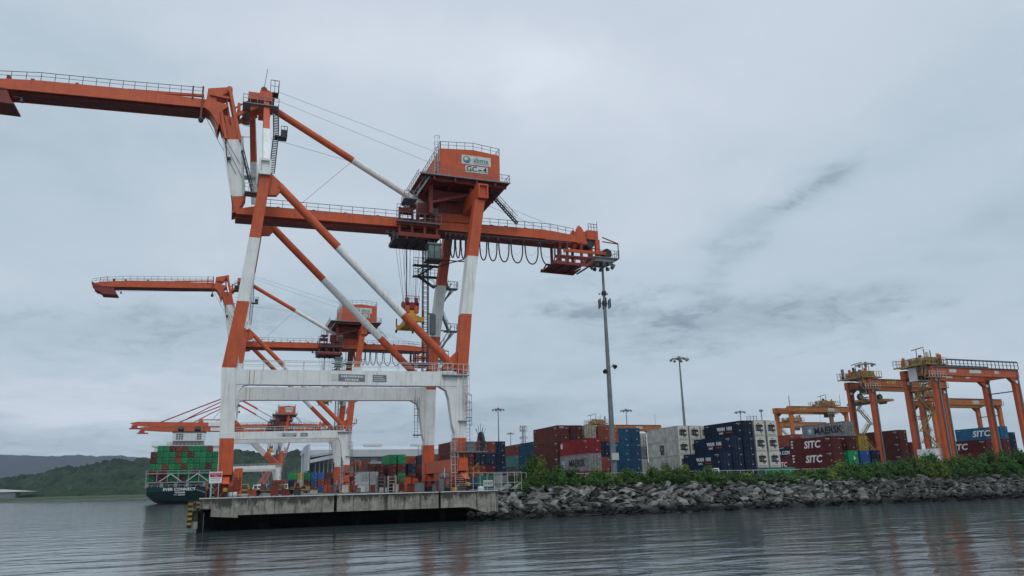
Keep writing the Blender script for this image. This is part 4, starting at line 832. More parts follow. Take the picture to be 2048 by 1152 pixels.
# --- stacks seen through the nearest portal
GN = 'small stacks seen through the crane portal'
for ci, (x, Y, pal) in enumerate(((41.0, 240, ['brown', 'maroon', 'brown']), (43.6, 240, ['brown', 'brown', 'maroon']), (47.6, 240, ['brown', 'brown', 'brown', 'green']), (50.5, 240, ['maroon', 'green', 'maroon', 'green']), (53.8, 240, ['brown', 'brown', 'navy']), (56.4, 252, ['rust', 'rust', 'rust', 'orange']), (59.0, 240, ['maroon', 'brown', 'rust', 'navy']), (61.8, 240, ['rust', 'orange', 'maroon', 'rust']))):
    for k, c in enumerate(pal): container(x, Y, 3.2 + 2.82 * k, c, '%s container, %s tier, column %s, seen between the nearest crane\'s legs' % ({'rust': 'rusty red', 'maroon': 'dark red', 'brown': 'dark brown'}.get(c, c), TIER[k], ('one', 'two', 'three', 'four', 'five', 'six', 'seven', 'eight')[ci]), H=2.8, ribs=False, group=GN)
for ci, x in enumerate((37.7, 40.4)):
    for k in range(2): o = container(x, 232, 3.4 + 2.85 * k, 'white', 'pale pinkish white container, %s tier, %s of the pair left of the dark brown stacks' % (('lower', 'upper')[k], ('left', 'right')[ci]), ribs=False, group=GN)
for ci, x in enumerate((39.2, 42.0, 44.8)):
    for k in range(4): c = ('rust', 'navy', 'orange', 'rust')[k] if ci != 1 else ('brown', 'orange', 'rust', 'orange')[k]; container(x, 272, 3.3 + 2.6 * k, c, '%s container, %s tier, %s column of the orange-topped stack behind the pale pair' % ({'rust': 'rusty red'}.get(c, c), TIER[k], ('left', 'middle', 'right')[ci]), H=2.58, ribs=False, group=GN)
pal = ['green', 'rust', 'tan', 'grey', 'blue', 'midblue', 'brown', 'navy', 'orange', 'maroon']
for ci in range(9):
    for k in range(3 if ci > 1 else 2):
        c = [['navy', 'rust', 'rust'], ['orange', 'rust', ''], ['green', 'navy', 'green'], ['tan', 'tan', 'yellow'], ['grey', 'brown', 'green'], ['rust', 'blue', 'midblue'], ['midblue', 'rust', 'midblue'], ['brown', 'rust', 'brown'], ['grey', 'navy', 'rust']][ci][k]
        if c: container(18.4 + ci * 2.66 + (0 if ci > 1 else -1), 316, 3.3 + 2.6 * k, c, '%s container, %s tier, column %s of the far mixed row on the quay' % (c if c != 'midblue' else 'bright blue', TIER[k], ('one', 'two', 'three', 'four', 'five', 'six', 'seven', 'eight', 'nine')[ci]), H=2.58, ribs=False, group=GN)
o = container(90.4, 113, 3.3, 'teal', 'low green container side on behind the bushes, under the white refrigerated stack', L_=6.06, H=2.6)
o.rotation_euler = (0, 0, R(-90)); o.location = (90.2, 114.2, 3.4); o.color = (0.04, 0.20, 0.12, 1)


# ================================================================== YARD GANTRY CRANES
def rtg(x0, x1, Y, zt, label, num, near=True, sep=6.5, m1=RORA, spread=None, trol=0.1, yellow=True):
    C = empty('yard_gantry_crane', ((x0 + x1) / 2, Y + sep / 2, QZ), label, 'yard gantry crane', 'rubber-tyred gantry cranes in the yard')
    lw = 1.3 if near else 1.1
    for yy in (Y, Y + sep):
        for xx in (x0 + .9, x1 - .9):
            m = MB(); m.bar((xx, yy, 5.9), (xx, yy, zt - 1.6), lw, .7, m1, lw, .8, upv=(0, 1, 0)); lg = m.build('leg', C)
            if near: m = MB(); m.tube((xx + .35, yy - .6, 5.5), (xx + .35, yy - .6, zt - .4), .16, GREY); m.build('cable_pipe', lg); m = MB(); m.tube((xx - .15, yy - .50, zt - 2.6), (xx - .15, yy - .56, zt - 2.6), .34, LWHITE, n=16); m.build('badge', lg)
        m = MB(); m.box(x0, x1, yy - .55, yy + .55, zt - 1.75, zt, m1); m.box(x0 + .3, x1 - .3, yy - .85, yy - .55, zt - .12, zt, GREY)
        for s_, xx in ((1, x0 + 1.6), (-1, x1 - 1.6)): m.prism([(xx, zt - 1.7), (xx + s_ * 1.3, zt - 1.7), (xx, zt - 2.7)], 'y', yy - .4, yy + .4, m1)
        gd = m.build('girder', C)
        m = MB()
        if yellow: m.box(x0 + .2, x1 - .2, yy - 1.15, yy - .56, zt - 1.72, zt - 1.55, TAN); m.rail([(x0 + .2, yy - 1.1, zt - 1.55), (x1 - .2, yy - 1.1, zt - 1.55)], TAN, h=1.0, step=3.0, r=.04)
        else:
            m.rail([(x0 + 2, yy - .8, zt), (x1 - .2, yy - .8, zt)], DARK, h=1.3, step=1.1, r=.05); m.tube((x0 + 4, yy - .8, zt + 1.45), (x1 - .3, yy - .8, zt + 1.45), .14, GREY)
            for xx in (x0 + 4.5, x0 + 10, x0 + 17): m.box(xx, xx + (1.9, 3.2, 1.2)[int((xx - x0) > 5) + int((xx - x0) > 12)], yy - .6, yy - .56, zt - 1.15, zt - .5, SIGN if xx < x0 + 15 else PALE)
        m.build('girder_walkway', gd)
        if num and yy == Y: text(num, 1.25, (x0 + (6.5 if near else 5.5), yy - .62, zt - .8), FRONT, LYEL, gd, bold=.02); m = MB(); m.box(x0 + 15, x0 + 17.6, yy - .6, yy - .56, zt - 1.4, zt - .5, SIGN); m.build('notice', gd)
    for xx in (x0 + .9, x1 - .9):
        m = MB(); m.box(xx - .5, xx + .5, Y - 1.0, Y + sep + 1.0, 4.9, 5.9, m1); m.build('sill_beam', C)
        m = MB(); m.box(xx - .45, xx + .45, Y + .5, Y + sep - .5, zt - 1.5, zt - .4, m1); m.bar((xx, Y + .3, zt - 4.4), (xx, Y + sep - .3, zt - 4.4), .2, .2, DARK); m.build('end_tie', C)
        for yy in (Y - .4, Y + sep + .4):
            m = MB(); m.tube((xx - .35, yy, 4.2), (xx + .35, yy, 4.2), .78, BLACK, n=18); m.tube((xx - .37, yy, 4.2), (xx + .37, yy, 4.2), .4, YEL, n=14); m.build('wheel', C)
    # generator / electrical house
    m = MB(); m.box(x0 - .6, x0 + 3.2, Y + 1.2, Y + sep - 1.2, 6.2, 8.9, LWHITE if near else CREAM); m.box(x0 - .62, x0 + 3.22, Y + 1.18, Y + 1.2, 7.6, 7.66, DARK); m.box(x0 + 1.2, x0 + 1.27, Y + 1.17, Y + 1.2, 6.3, 8.8, DARK); m.rail([(x0 - .6, Y + 1.2, 8.9), (x0 + 3.2, Y + 1.2, 8.9)], PALE, h=1, step=1); m.build('electrical_house', C)
    # trolley
    tx = x0 + (x1 - x0) * trol
    m = MB(); ya, yb = Y - .4, Y + sep + .4
    [m.box(tx - 2.6, tx + 3.4, q_, q_ + .2, zt + .4, zt + .6, TAN) for q_ in (ya, yb - .3)]; [m.box(q_, q_ + .25, ya, yb, zt + .32, zt + .58, TAN) for q_ in (tx - 2.6, tx - .6, tx + 1.2, tx + 3.1)]; m.box(tx - 2.4, tx - 1.9, ya + 1, ya + 3.0, zt + .6, zt + 1.5, TAN); m.box(tx + 2.6, tx + 3.1, yb - 3, yb, zt + .6, zt + 1.5, RRED)
    m.box(tx - .9, tx + 1.7, ya + .4, ya + 1.7, zt + .6, zt + 1.9, TAN); m.tube((tx - 1.2, ya + 2.8, zt + 1.4), (tx + 2.2, ya + 2.8, zt + 1.4), .7, TAN, n=14); m.box(tx + .5, tx + 3.0, yb - 2.2, yb - .6, zt + .6, zt + 2.3, GREY)
    m.rail([(tx - 2.6, ya, zt + .6), (tx + 3.4, ya, zt + .6)], TAN, step=.8, r=.045, h=1.2); m.rail([(tx - 2.6, yb, zt + .6), (tx + 3.4, yb, zt + .6)], PALE, step=.9, r=.045, h=1.5); m.rail([(tx - 2.6, ya, zt + .6), (tx - 2.6, yb, zt + .6)], TAN, step=1, r=.04, h=1.2)
    for k in range(34): a_ = tx - 2.4 + random.random() * 5; b_ = ya + random.random() * (sep); h_ = random.uniform(.3, 1.1); m.box(a_, a_ + random.uniform(.2, .7), b_, b_ + .5, zt + .6, zt + .6 + h_ * random.choice((.6, 1, 1.7, 2.3)), random.choice((TAN, RRED, DARK, GREY, CREAM)))
    for k in range(22): a_ = tx - 2.6 + random.random() * 4; b_ = ya + random.random() * 2; m.bar((a_, b_, zt - 2.2 + random.random()), (a_ + random.uniform(-1, 1), b_, zt + random.uniform(.2, 1.9)), .10, .10, random.choice((TAN, GREY, TAN, RRED, DARK)))
    m.bar((tx - 1.0, ya + 1, zt + .6), (tx - 1.0, ya + 1, zt + 3.6), .14, .14, RRED); m.bar((tx - 4.2, ya + 1, zt + 3.1), (tx - 1.0, ya + 1, zt + 3.9), .16, .16, DARK); m.bar((tx - 3.2, ya + 1, zt + .6), (tx - 3.0, ya + 1, zt + 3.3), .10, .10, DARK)
    m.box(tx - 2.7, tx + 1.6, ya - .9, ya + .1, zt - 2.35, zt - 2.2, TAN); m.rail([(tx - 2.7, ya - .9, zt - 2.2), (tx + 1.6, ya - .9, zt - 2.2)], PALE, step=.7, r=.035)
    tr = m.build('trolley', C)
    m = MB(); cx = tx - .6; cy = Y + .9 if yellow else Y + 3.4; cw = 2.4 if yellow else 3.9; ch = 1.9 if yellow else 2.9; c0 = zt - 3.0 if yellow else zt - 2.3
    m.box(cx, cx + cw, cy, cy + 2, c0, c0 + ch, LWHITE if not yellow else DARK); m.box(cx - .02, cx + cw * .98, cy - .03, cy, c0 + .15, c0 + ch * .48, GLASS); m.box(cx + cw * .5, cx + cw + .02, cy - .03, cy, c0 + .15, c0 + ch * .95, GLASS)
    for k in range(5): m.box(cx + k * cw / 4 - .04, cx + k * cw / 4 + .05, cy - .06, cy - .03, c0, c0 + ch, LWHITE)
    m.box(cx - .1, cx + cw + .1, cy - .1, cy + 2.1, c0 - .12, c0, PALE); m.build('cab', tr)
    # access stairs on the left legs
    m = MB(); zz = 6.2; s_ = 1
    while zz < zt - 4.5:
        xa, xb = (x0 - .6, x0 + 2.4) if s_ > 0 else (x0 + 2.4, x0 - .6)
        m.stairs((xa, Y + sep * .5 + s_ * .3, zz), (xb, Y + sep * .5 + s_ * .3, zz + 3.1), .6, TAN); m.box(xb - .5, xb + .5, Y + sep * .5 - .7, Y + sep * .5 + .7, zz + 3.0, zz + 3.1, TAN); zz += 3.1; s_ = -s_
    m.build('access_stairs', C)
    for k, xx in enumerate((x0 + .6, x0 + 1.6, x1 - 1)):
        m = MB(); m.bar((xx, Y - .3 + k, zt), (xx + .05, Y - .3 + k, zt + 3.0 + k * .5), .07, .07, DARK); m.build('antenna', C) if (k < 2 and near) or not near else None
    if spread:
        sx, sz = spread; m = MB(); m.box(sx - 1.2, sx + 1.2, Y - 2.6, Y + sep + 2.4, sz, sz + .5, TAN); m.box(sx - 4.4, sx + 3.4, Y + 2.0, Y + 3.2, sz + .1, sz + .7, TAN); m.box(sx - 4.6, sx - 4.1, Y + 1.6, Y + 3.6, sz - .5, sz + .2, DARK); m.box(sx + 3.2, sx + 3.6, Y + 1.6, Y + 3.6, sz - .1, sz + .4, DARK)
        for a in (-3.6, 2.2): m.tube((sx + a, Y + 2.0, sz + 1.4), (sx + a, Y + 2.4, sz + 1.4), .75, DARK, n=16); m.tube((sx + a, Y + 1.95, sz + 1.4), (sx + a, Y + 2.45, sz + 1.4), .4, TAN, n=14)
        m.box(sx - .2, sx + .5, Y + 1.9, Y + 2.6, sz + .4, sz + 2.0, RRED); sp = m.build('spreader', C)
        m = MB()
        for a in (-.8, .2, 1.4, 2.4): m.tube((sx + a, Y + 2.2, sz + 1.5), (sx + a - .3, Y + 2.2, zt - 1), .03, BLACK, n=4)
        m.build('hoist_rope', sp)
    return C
rtg(128.2, 152.2, 108.9, 24.65, 'largest and nearest orange yard gantry at the right, white driver cab under its left end', None, m1=RRED, trol=0.04, yellow=False, sep=6.6)
rtg(134.8, 158.4, 131.1, 25.4, 'tall orange yard gantry carrying a yellow spreader, left of the largest one', '41MT', spread=(137.8, 20.2), trol=0.03, m1=RRED)
rtg(160.5, 184.0, 188.5, 25.6, 'orange yard gantry over the lettered grey container, antennas on its left end', '41MT', near=False, trol=0.72)
rtg(174.6, 201.0, 150.0, 23.9, 'orange yard gantry seen through the legs of the largest one, yellow walkway', '41MT', near=False, trol=0.08)
rtg(121.2, 146.5, 240.0, 24.0, 'low distant yellow-orange gantry whose beam shows above the blue containers', '41MT', near=False, trol=0.03)
rtg(203.0, 226.8, 245.0, 25.8, 'farthest orange yard gantry, its beam framed by the antenna gantry', None, near=False, trol=0.4)

# ================================================================== MASTS, TOWERS
def mast(x, y, zt, r, label, n=8, big=False):
    C = empty('light_mast', (x, y, QZ), label, 'light mast', 'high floodlight masts over the yard')
    m = MB(); k = 5
    for i in range(k): za, zb = lerp(QZ - .4, zt, i / k), lerp(QZ - .4, zt, (i + 1) / k); ra, rb = lerp(r, r * .38, i / k), lerp(r, r * .38, (i + 1) / k); m.tube((x, y, za), (x, y, zb), ra, GREY, r1=rb, n=12); m.tube((x, y, zb - .15), (x, y, zb), rb * 1.12, GREY, n=12) if i < k - 1 else None
    m.build('pole', C); R_ = 1.6 if big else 1.9
    m = MB(); z = zt
    for i in range(n): a = 2 * math.pi * i / n; m.bar((x, y, z), (x + R_ * math.cos(a), y + R_ * math.sin(a), z - .1), .10, .10, GREY)
    pts = [(x + R_ * .75 * math.cos(2 * math.pi * i / 16), y + R_ * .75 * math.sin(2 * math.pi * i / 16), z - .1) for i in range(17)]; m.path(pts, .06, GREY); m.tube((x, y, z - .5), (x, y, z + .4), .35, GREY); m.build('lamp_ring', C)
    for i in range(n):
        a = 2 * math.pi * i / n; c = Vector((x + R_ * math.cos(a), y + R_ * math.sin(a), z - .35)); o_ = Vector((math.cos(a), math.sin(a), -.55)); m = MB(); m.bar(c - o_ * .1, c + o_ * .3, .38, .32, GREY, .58, .45); m.build('floodlight', C)
    if big:
        m = MB()
        for zz, rr in ((32.3, .75), (30.7, .9)):
            for i in range(6 if zz < 32 else 3): a = 2 * math.pi * i / (6 if zz < 32 else 3) + .3; m.bar((x, y, zz), (x + rr * math.cos(a), y + rr * math.sin(a), zz), .07, .07, DARK); m.box(x + rr * math.cos(a) - .08, x + rr * math.cos(a) + .08, y + rr * math.sin(a) - .08, y + rr * math.sin(a) + .08, zz - .75 if zz < 32 else zz - .1, zz + .7 if zz < 32 else zz + .1, DARK)
            m.tube((x, y, zz - .3), (x, y, zz + .3), .38, DARK)
        m.build('antenna_mount', C)
        for dx_, dz_ in ((-.75, 20.2), (.62, 20.95)): m = MB(); m.bar((x, y, 20.7), (x + dx_, y - .4, dz_), .07, .07, DARK); m.tube((x + dx_, y - .4, dz_ + .15), (x + dx_ * 1.3, y - .8, dz_ - .2), .18, DARK, r1=.36, n=14); m.build('dish', C)
        m = MB(); m.box(x - .55, x + .5, y - .75, y - .45, 7.2, 8.2, PALE); m.build('control_box', C)
mast(52.8, 100, 37.0, .46, 'thick tall grey mast with antennas, rising behind the bushes below the crane tail', n=10, big=True)
mast(98.0, 150, 32.0, .42, 'slender grey floodlight mast behind the navy stack, second tallest in view')
mast(87.8, 250, 30.2, .34, 'small far floodlight mast above the first navy column at left of the yard')
mast(147.5, 400, 32.6, .36, 'smallest far floodlight mast, left of the lattice antenna tower')
mast(138.4, 250, 30.4, .34, 'small far floodlight mast just right of the thick tall mast')
mast(189.4, 250, 30.3, .34, 'small far floodlight mast above the stepped navy stack')
mast(146.2, 142, 31.0, .36, 'grey floodlight mast rising behind the gantry with the yellow spreader')
m = MB(); x, y = 116.5, 300
for a in range(3): t = a * 2.094; m.bar((x + 1.1 * math.cos(t), y + 1.1 * math.sin(t), 3), (x + .6 * math.cos(t), y + .6 * math.sin(t), 28.5), .22, .22, GREY)
for z in range(4, 28, 2): P = [(x + .9 * math.cos(t), y + .9 * math.sin(t), z) for t in (0, 2.094, 4.188)]; m.path(P + [P[0]], .07, GREY); m.bar(P[0], (P[1][0], P[1][1], z + 2), .08, .08, GREY)
for z in (21, 23.5, 26.5, 28):
    for t in (0, 1.2, 2.4, 3.6, 4.8): m.box(x + 1.6 * math.cos(t) - .12, x + 1.6 * math.cos(t) + .12, y + 1.6 * math.sin(t) - .12, y + 1.6 * math.sin(t) + .12, z - .6, z + .6, (PALE if t < 3 else GREY)); m.bar((x, y, z), (x + 1.6 * math.cos(t), y + 1.6 * math.sin(t), z), .1, .1, GREY)
tag(m.build('antenna_tower', origin=(116.5, 300, 3)), 'lattice telecom tower with panel antennas above the far blue row', 'antenna tower')
m = MB(); m.tube((26.4, 300, 3), (26.4, 300, 19), .14, PALE); m.bar((26.4, 300, 19), (27.6, 300, 19.2), .12, .12, PALE)
tag(m.build('street_lamp', origin=(26.4, 300, 3)), 'thin white lamp post on the quay left of the far container row', 'street lamp')

# ================================================================== WAREHOUSE
WB = empty('warehouse', (55, 345, 3), 'long pale warehouse with a sloping lean-to behind the second crane', 'warehouse')
WC = mat('warehouse_cladding', (0.30, 0.32, 0.33), .7, var=.15, scale=.2); WR = mat('warehouse_roof', (0.42, 0.45, 0.47), .6, var=.1, scale=.2)
m = MB(); m.box(32.5, 120, 336, 372, 3, 20.4, WC); m.box(32.5, 120, 335.8, 336, 9, 15.0, GREY); m.build('wall', WB)
m = MB(); m.prism([(334.5, 20.3), (334.5, 20.8), (353, 23.3), (373, 20.8), (373, 20.3)], 'x', 31.8, 121, WR); m.box(31.8, 121, 334.3, 334.5, 17.9, 20.9, WR); m.box(58, 66, 350, 353, 23.0, 24.0, WR); m.box(80, 86, 350, 353, 23.0, 24.0, WR); m.build('roof', WB)
m = MB(); m.prism([(31.2, 15.0), (31.2, 16.3), (45, 19.2), (45, 17.6)], 'y', 322, 336, WR); m.prism([(31.2, 17.2), (31.2, 18.2), (45, 20.0), (45, 19.4)], 'y', 326, 336, WC); m.box(30.7, 31.4, 322, 340, 12, 22.6, WR); m.build('lean_to', WB)
for k in range(8): m = MB(); m.box(34 + k * 1.7, 34.35 + k * 1.7, 326, 326.4, 3, 15.6 + k * .32, PALE); m.build('column', WB)
for k in range(10): m = MB(); m.box(47 + k * 7.2, 51.5 + k * 7.2, 335.6, 335.8, 16.2, 17.4, GLASS); m.build('window', WB)
# distant red and white luffing cranes
for i, (x, y, h, lean) in enumerate(((36, 560, 44, 6.0), (28, 575, 30, 7), (24, 560, 24, 6))):
    C = empty('harbour_crane', (x, y, QZ), ('tallest faded red lattice jib crane leaning right, beyond the third quay crane', 'middle faded red lattice jib seen under the third crane braces', 'shortest faded red lattice jib, leftmost under the third crane')[i], 'harbour crane', 'distant lattice jib cranes')
    PK = mat('faded_red_paint', (0.42, 0.12, 0.12), .6); m = MB()
    for o in (-.7, .7):
        for dz in (0, 1.2): m.bar((x + o - 3, y, 9 + dz), (x + o * .3 + lean, y, h + dz * .3), .28, .28, PK)
    n = 12
    for k in range(n): a = k / n; b = (k + 1) / n; s_ = -1 if k % 2 else 1; m.bar((lerp(x - 3, x + lean, a) + .6 * s_, y, lerp(9, h, a)), (lerp(x - 3, x + lean, b) - .6 * s_, y, lerp(9, h, b)), .18, .18, PK)
    m.build('jib', C)
    m = MB(); m.bar((x + 1, y, 8), (x - 1.5, y, 20), .5, .5, PK); m.bar((x - 1.5, y, 20), (x + lean, y, h), .12, .12, PALE); m.build('back_mast', C)
    m = MB(); m.box(x - 4, x + 4, y - 3, y + 3, 5.5, 9.5, LWHITE); m.box(x - 3.5, x + 3.5, y - 3.1, y - 3, 7, 8.4, DARK); m.build('cab_house', C)
    for s_ in (-1, 1): m = MB(); m.box(x + s_ * 3.4 - .5, x + s_ * 3.4 + .5, y - 3, y + 3, QZ, 5.5, DARK); m.build('undercarriage', C)

# ================================================================== SHIP
SHB = empty('container_ship', (-18, 440, 0), 'green container ship moored stern towards the viewer, white bridge above its deck cargo', 'container ship')
HULL = mat('ship_green_hull', (0.006, 0.060, 0.056), .45, streak=.3, streak_col=(0.02, 0.03, 0.03), scale=.3); ANTI = mat('red_boot_topping', (0.14, 0.012, 0.022), .6); SW = mat('ship_white_paint', (0.62, 0.65, 0.64), .5, streak=.2); SG = mat('ship_grey_steel', (0.22, 0.25, 0.25), .6)
def hull():
    prof = [(0, .0, 8.0), (0, .0, 6.2)]
    secs = []
    for y, half, keel in ((372, 14.3, 2.4), (376, 14.8, 1.2), (386, 15, -.6), (400, 15, -2), (500, 15, -2), (530, 12, -2), (552, 1.0, -2)):
        s_ = []
        for u, zz in ((1.0, 7.2), (1.0, 5.4), (.98, 3.9), (.84, lerp(3.9, keel, .55)), (.45, lerp(3.9, keel, .9)), (0, keel)): s_.append((half * u, zz))
        secs.append((y, s_))
    v = []; fcs = []; mm = []
    for y, s_ in secs:
        row = [(-18 - a, y + (0 if z > 6 else (6 - z) * (.9 if y == 372 else 0)), z) for a, z in s_] + [(-18 + a, y + (0 if z > 6 else (6 - z) * (.9 if y == 372 else 0)), z) for a, z in reversed(s_[:-1])]
        v += row
    n = 11
    m = MB(); quads_g = []; quads_r = []
    for i in range(len(secs) - 1):
        for k in range(n - 1):
            q_ = (i * n + k, i * n + k + 1, (i + 1) * n + k + 1, (i + 1) * n + k)
            (quads_r if k in (3, 4, 5, 6) and i > 0 else quads_g).append(q_)
    m.add(v, quads_g, HULL); m.add(v, quads_r, ANTI); m.add(v, [tuple(range(n))], HULL); m.add(v, [tuple([i * n for i in range(len(secs))] + [i * n + n - 1 for i in reversed(range(len(secs)))])], SG)
    # dark boot of the transom
    return m.build('hull', SHB)
hl = hull()
text('EVER CONNECT', 1.7, (-19.0, 371.85, 6.2), FRONT, LWHITE, hl, xs=1.05, bold=.04); text('PANAMA', 1.05, (-18.6, 371.85, 4.85), FRONT, LWHITE, hl, bold=.02)
text('IMO', .75, (-20.4, 372.5, 3.9), FRONT, LWHITE, hl); m = MB(); m.box(-19.4, -16.6, 372.4, 372.6, 3.7, 4.05, LWHITE); m.build('hull_number', hl)
m = MB(); m.box(-32.9, -3.1, 372.3, 373.2, 9.0, 9.5, SG); m.box(-33.2, -2.8, 372.3, 373.0, 12.9, 13.3, SG); m.box(-33.2, -2.8, 372.3, 373.0, 14.2, 14.4, SG)
for k in range(8): x = -33 + k * 4.28; m.box(x, x + .35, 372.35, 373.1, 9.5, 14.3, SG)
for x in (-32.4, -26.5, -20.7, -16, -9, -4): m.box(x - .6, x + .6, 372.5, 374, 7.0, 9.1, SG)
for c_ in (-23.0, -12.0): m.bar((c_ - 4.5, 372.2, 9.6), (c_, 372.2, 12.9), .45, .4, PALE); m.bar((c_ + 4.5, 372.2, 9.6), (c_, 372.2, 12.9), .45, .4, PALE)
m.rail([(-32.4, 372.4, 7.2), (-3.6, 372.4, 7.2)], PALE, step=2.2, r=.05); m.build('lashing_bridge', SHB)
m = MB(); m.box(-32.2, -3.8, 380, 381, 7, 9.2, DARK); m.box(-33, -3, 373.5, 520, 9.1, 9.5, SG); m.box(-32, -4, 400, 500, 7, 9.1, SG); m.build('deck_house', SHB)
m = MB(); m.box(-32.5, -3.5, 395.5, 401, 9.5, 26.0, SW); m.box(-33.8, -2.2, 395, 401.5, 26.0, 26.6, SW); m.box(-25.2, -10.8, 396, 402, 26.6, 32.6, SW); m.box(-25.5, -10.5, 395.8, 402, 32.6, 33.2, DARK); m.box(-24.8, -11.2, 395.8, 396, 26.8, 28.6, DARK); m.rail([(-33.6, 395.1, 26.6), (-2.4, 395.1, 26.6)], SW, step=1.6, r=.06); m.box(-27.4, -25.2, 395.5, 397, 26.6, 28.4, SW)
for xx in (-28, -8, -5): m.bar((xx, 396, 26.6), (xx, 396, 31.2), .14, .14, SW); m.bar((xx - .8, 396, 29.6), (xx + .8, 396, 29.6), .12, .12, SW)
br = m.build('bridge', SHB)
for xx in (-23.6, -22.5, -21.4, -14.4, -13.3): 
    for zz in (29.4, 30.4, 31.4): m = MB(); m.box(xx, xx + .8, 395.8, 396, zz, zz + .6, GLASS); m.build('window', br)
for xx in (-21.8, -14.3): m = MB(); m.tube((xx, 398, 33), (xx, 396.4, 34.9), 1.35, BLACK, n=16); m.build('funnel', SHB)
for k, xx in enumerate((-24.3, -15.9, -11.9, -11.2, -23.7)): m = MB(); m.bar((xx, 397, 33), (xx, 397, 35.6 + .3 * k), .14, .14, DARK); m.build('mast', SHB)
m = MB()
for a, b in (((-8, 372.3, 7.4), (-2.3, 340, 4)), ((-14, 372.3, 6.7), (-2.3, 338, 3.8)), ((-6, 372.3, 7.6), (-2.3, 350, 3.9))): m.path([a, ((a[0] + b[0]) / 2, (a[1] + b[1]) / 2, (a[2] + b[2]) / 2 - .6), b], .07, PALE, n=4)
m.build('mooring_rope', SHB)
m = MB(); m.bar((-2.6, 420, 12), (-3.0, 420, 24), 1.2, 1.2, SW); m.bar((-3, 420, 22), (-5.5, 420, 27), .5, .5, SW); m.build('deck_crane', SHB)
rows = [(6, ' GGRRRGGGR '), (5, 'RGGGRGRGGGG'), (4, 'RGGGRGGGGGG'), (3, 'GGRGGRGGGRG'), (2, 'RRRGGGGRGGR'), (1, 'GRRGGRGGGGG')]
NW = ['leftmost', 'second', 'third', 'fourth', 'fifth', 'sixth', 'seventh', 'eighth', 'ninth', 'tenth', 'rightmost']; TW = ['', 'bottom', 'second', 'third', 'fourth', 'fifth', 'top']
for k, s_ in rows:
    for i, ch in enumerate(s_):
        if ch == ' ': continue
        c = 'green' if ch == 'G' else random.choice(('rust', 'maroon'))
        container(-32.0 + i * 2.55, 374.2, 12.25 + (k - 2) * 2.62, c, '%s container on the ship stern, %s column from the left, %s tier' % ({'green': 'green', 'rust': 'rusty red', 'maroon': 'dark red'}[c], NW[i], TW[k]), H=2.46, ribs=False, group='containers stacked on the stern of the ship')

# ================================================================== QUAY FURNITURE
# sign board
SB = empty('sign_board', (-.9, 90.6, QZ), 'white warning board with a red band, on posts at the left end of the quay', 'sign')
k = 90.6 / 84
bx0, bx1, bz0, bz1 = -1.72, -.42, 5.02, 6.24
m = MB(); m.box(bx0, bx1, 90.55, 90.6, bz0, bz1, LWHITE); bd = m.build('board', SB)
m = MB(); m.box(bx0 + .06, bx1 - .06, 90.535, 90.55, bz1 - .58, bz1 - .12, LRED); m.build('red_band', bd)
text('RESTRICTED', .17, ((bx0 + bx1) / 2, 90.53, bz1 - .25), FRONT, LWHITE, bd, ex=.003); text('AREA', .17, ((bx0 + bx1) / 2, 90.53, bz1 - .46), FRONT, LWHITE, bd, ex=.003); text('AUTHORIZED', .16, ((bx0 + bx1) / 2, 90.54, bz1 - .74), FRONT, LBLUE, bd, ex=.003); text('ENTRY ONLY', .16, ((bx0 + bx1) / 2, 90.54, bz1 - .96), FRONT, LBLUE, bd, ex=.003)
for xx in (-1.5, -.7): m = MB(); m.bar((xx, 90.63, QZ), (xx, 90.63, bz1), .07, .07, PALE); m.build('post', SB)
# fences and banner at the right end of the quay
F = empty('fence', (29.6, 90.2, QZ), 'white pipe fence at the right end of the quay, in front of the green banner', 'fence')
for i in range(9): m = MB(); xx = 27.3 + i * .9; m.bar((xx, 90.0, QZ), (xx, 90.0, QZ + 2.2), .04, .04, PALE); m.build('post', F)
for zz in (.25, .95, 2.2): m = MB(); m.bar((27.3, 90.0, QZ + zz), (34.5, 90.0, QZ + zz), .035, .035, PALE); m.build('rail', F)
m = MB()
for i in range(8): m.bar((26.0, 90.05, QZ + .2 + i * .25), (27.3, 90.05, QZ + .2 + i * .25), .035, .035, PALE)
for xx in (26.0, 27.3): m.bar((xx, 90.05, QZ + .1), (xx, 90.05, QZ + 2.05), .04, .04, PALE)
m.build('ladder_panel', F); m = MB()
for i in range(10): m.bar((31.0 + i * .11, 90.05, QZ + .1), (31.0 + i * .11, 90.05, QZ + 2.2), .025, .025, PALE)
m.build('mesh_panel', F)
BN = mat('green_banner', (0.012, 0.10, 0.075), .7); m = MB(); m.box(29.0, 31.2, 91.0, 91.06, QZ + .12, QZ + 1.85, BN); m.box(27.2, 29.0, 91.0, 91.05, QZ + .12, QZ + 1.7, mat('dark_blue_sheet', (0.015, 0.04, 0.08), .7)); m.box(29.8, 31.1, 90.985, 91.0, QZ + .55, QZ + 1.3, SIGN)
b_ = m.build('banner', None, origin=(29.2, 91, QZ)); tag(b_, 'green and dark blue banner hung behind the white fence, pale plate with green lettering', 'banner'); text('DNSP', .5, (30.45, 90.975, QZ + .92), FRONT, BN, b_, bold=.01, ex=.004)
m = MB(); m.box(32.2, 36.5, 96.5, 99, QZ - .2, QZ + 1.1, CONC); m.rail([(32.2, 96, QZ - .2), (37.5, 96, QZ - .2)], PALE, h=2.4, step=1.3, r=.02); m.box(33.5, 35.2, 97, 98.5, QZ + 1.1, QZ + 1.9, GREY)
tag(m.build('pump_block', origin=(34, 97, QZ)), 'grey concrete block with pale rails between the quay fence and the leftmost tree', 'concrete block')
F2 = empty('fence', (75, 99.6, QZ), 'thin white pipe fence running behind the bushes along the rock slope', 'fence')
m = MB()
for i in range(38): m.bar((36 + i * 2.4, 99.6, QZ), (36 + i * 2.4, 99.6, QZ + 2.0), .07, .07, PALE)
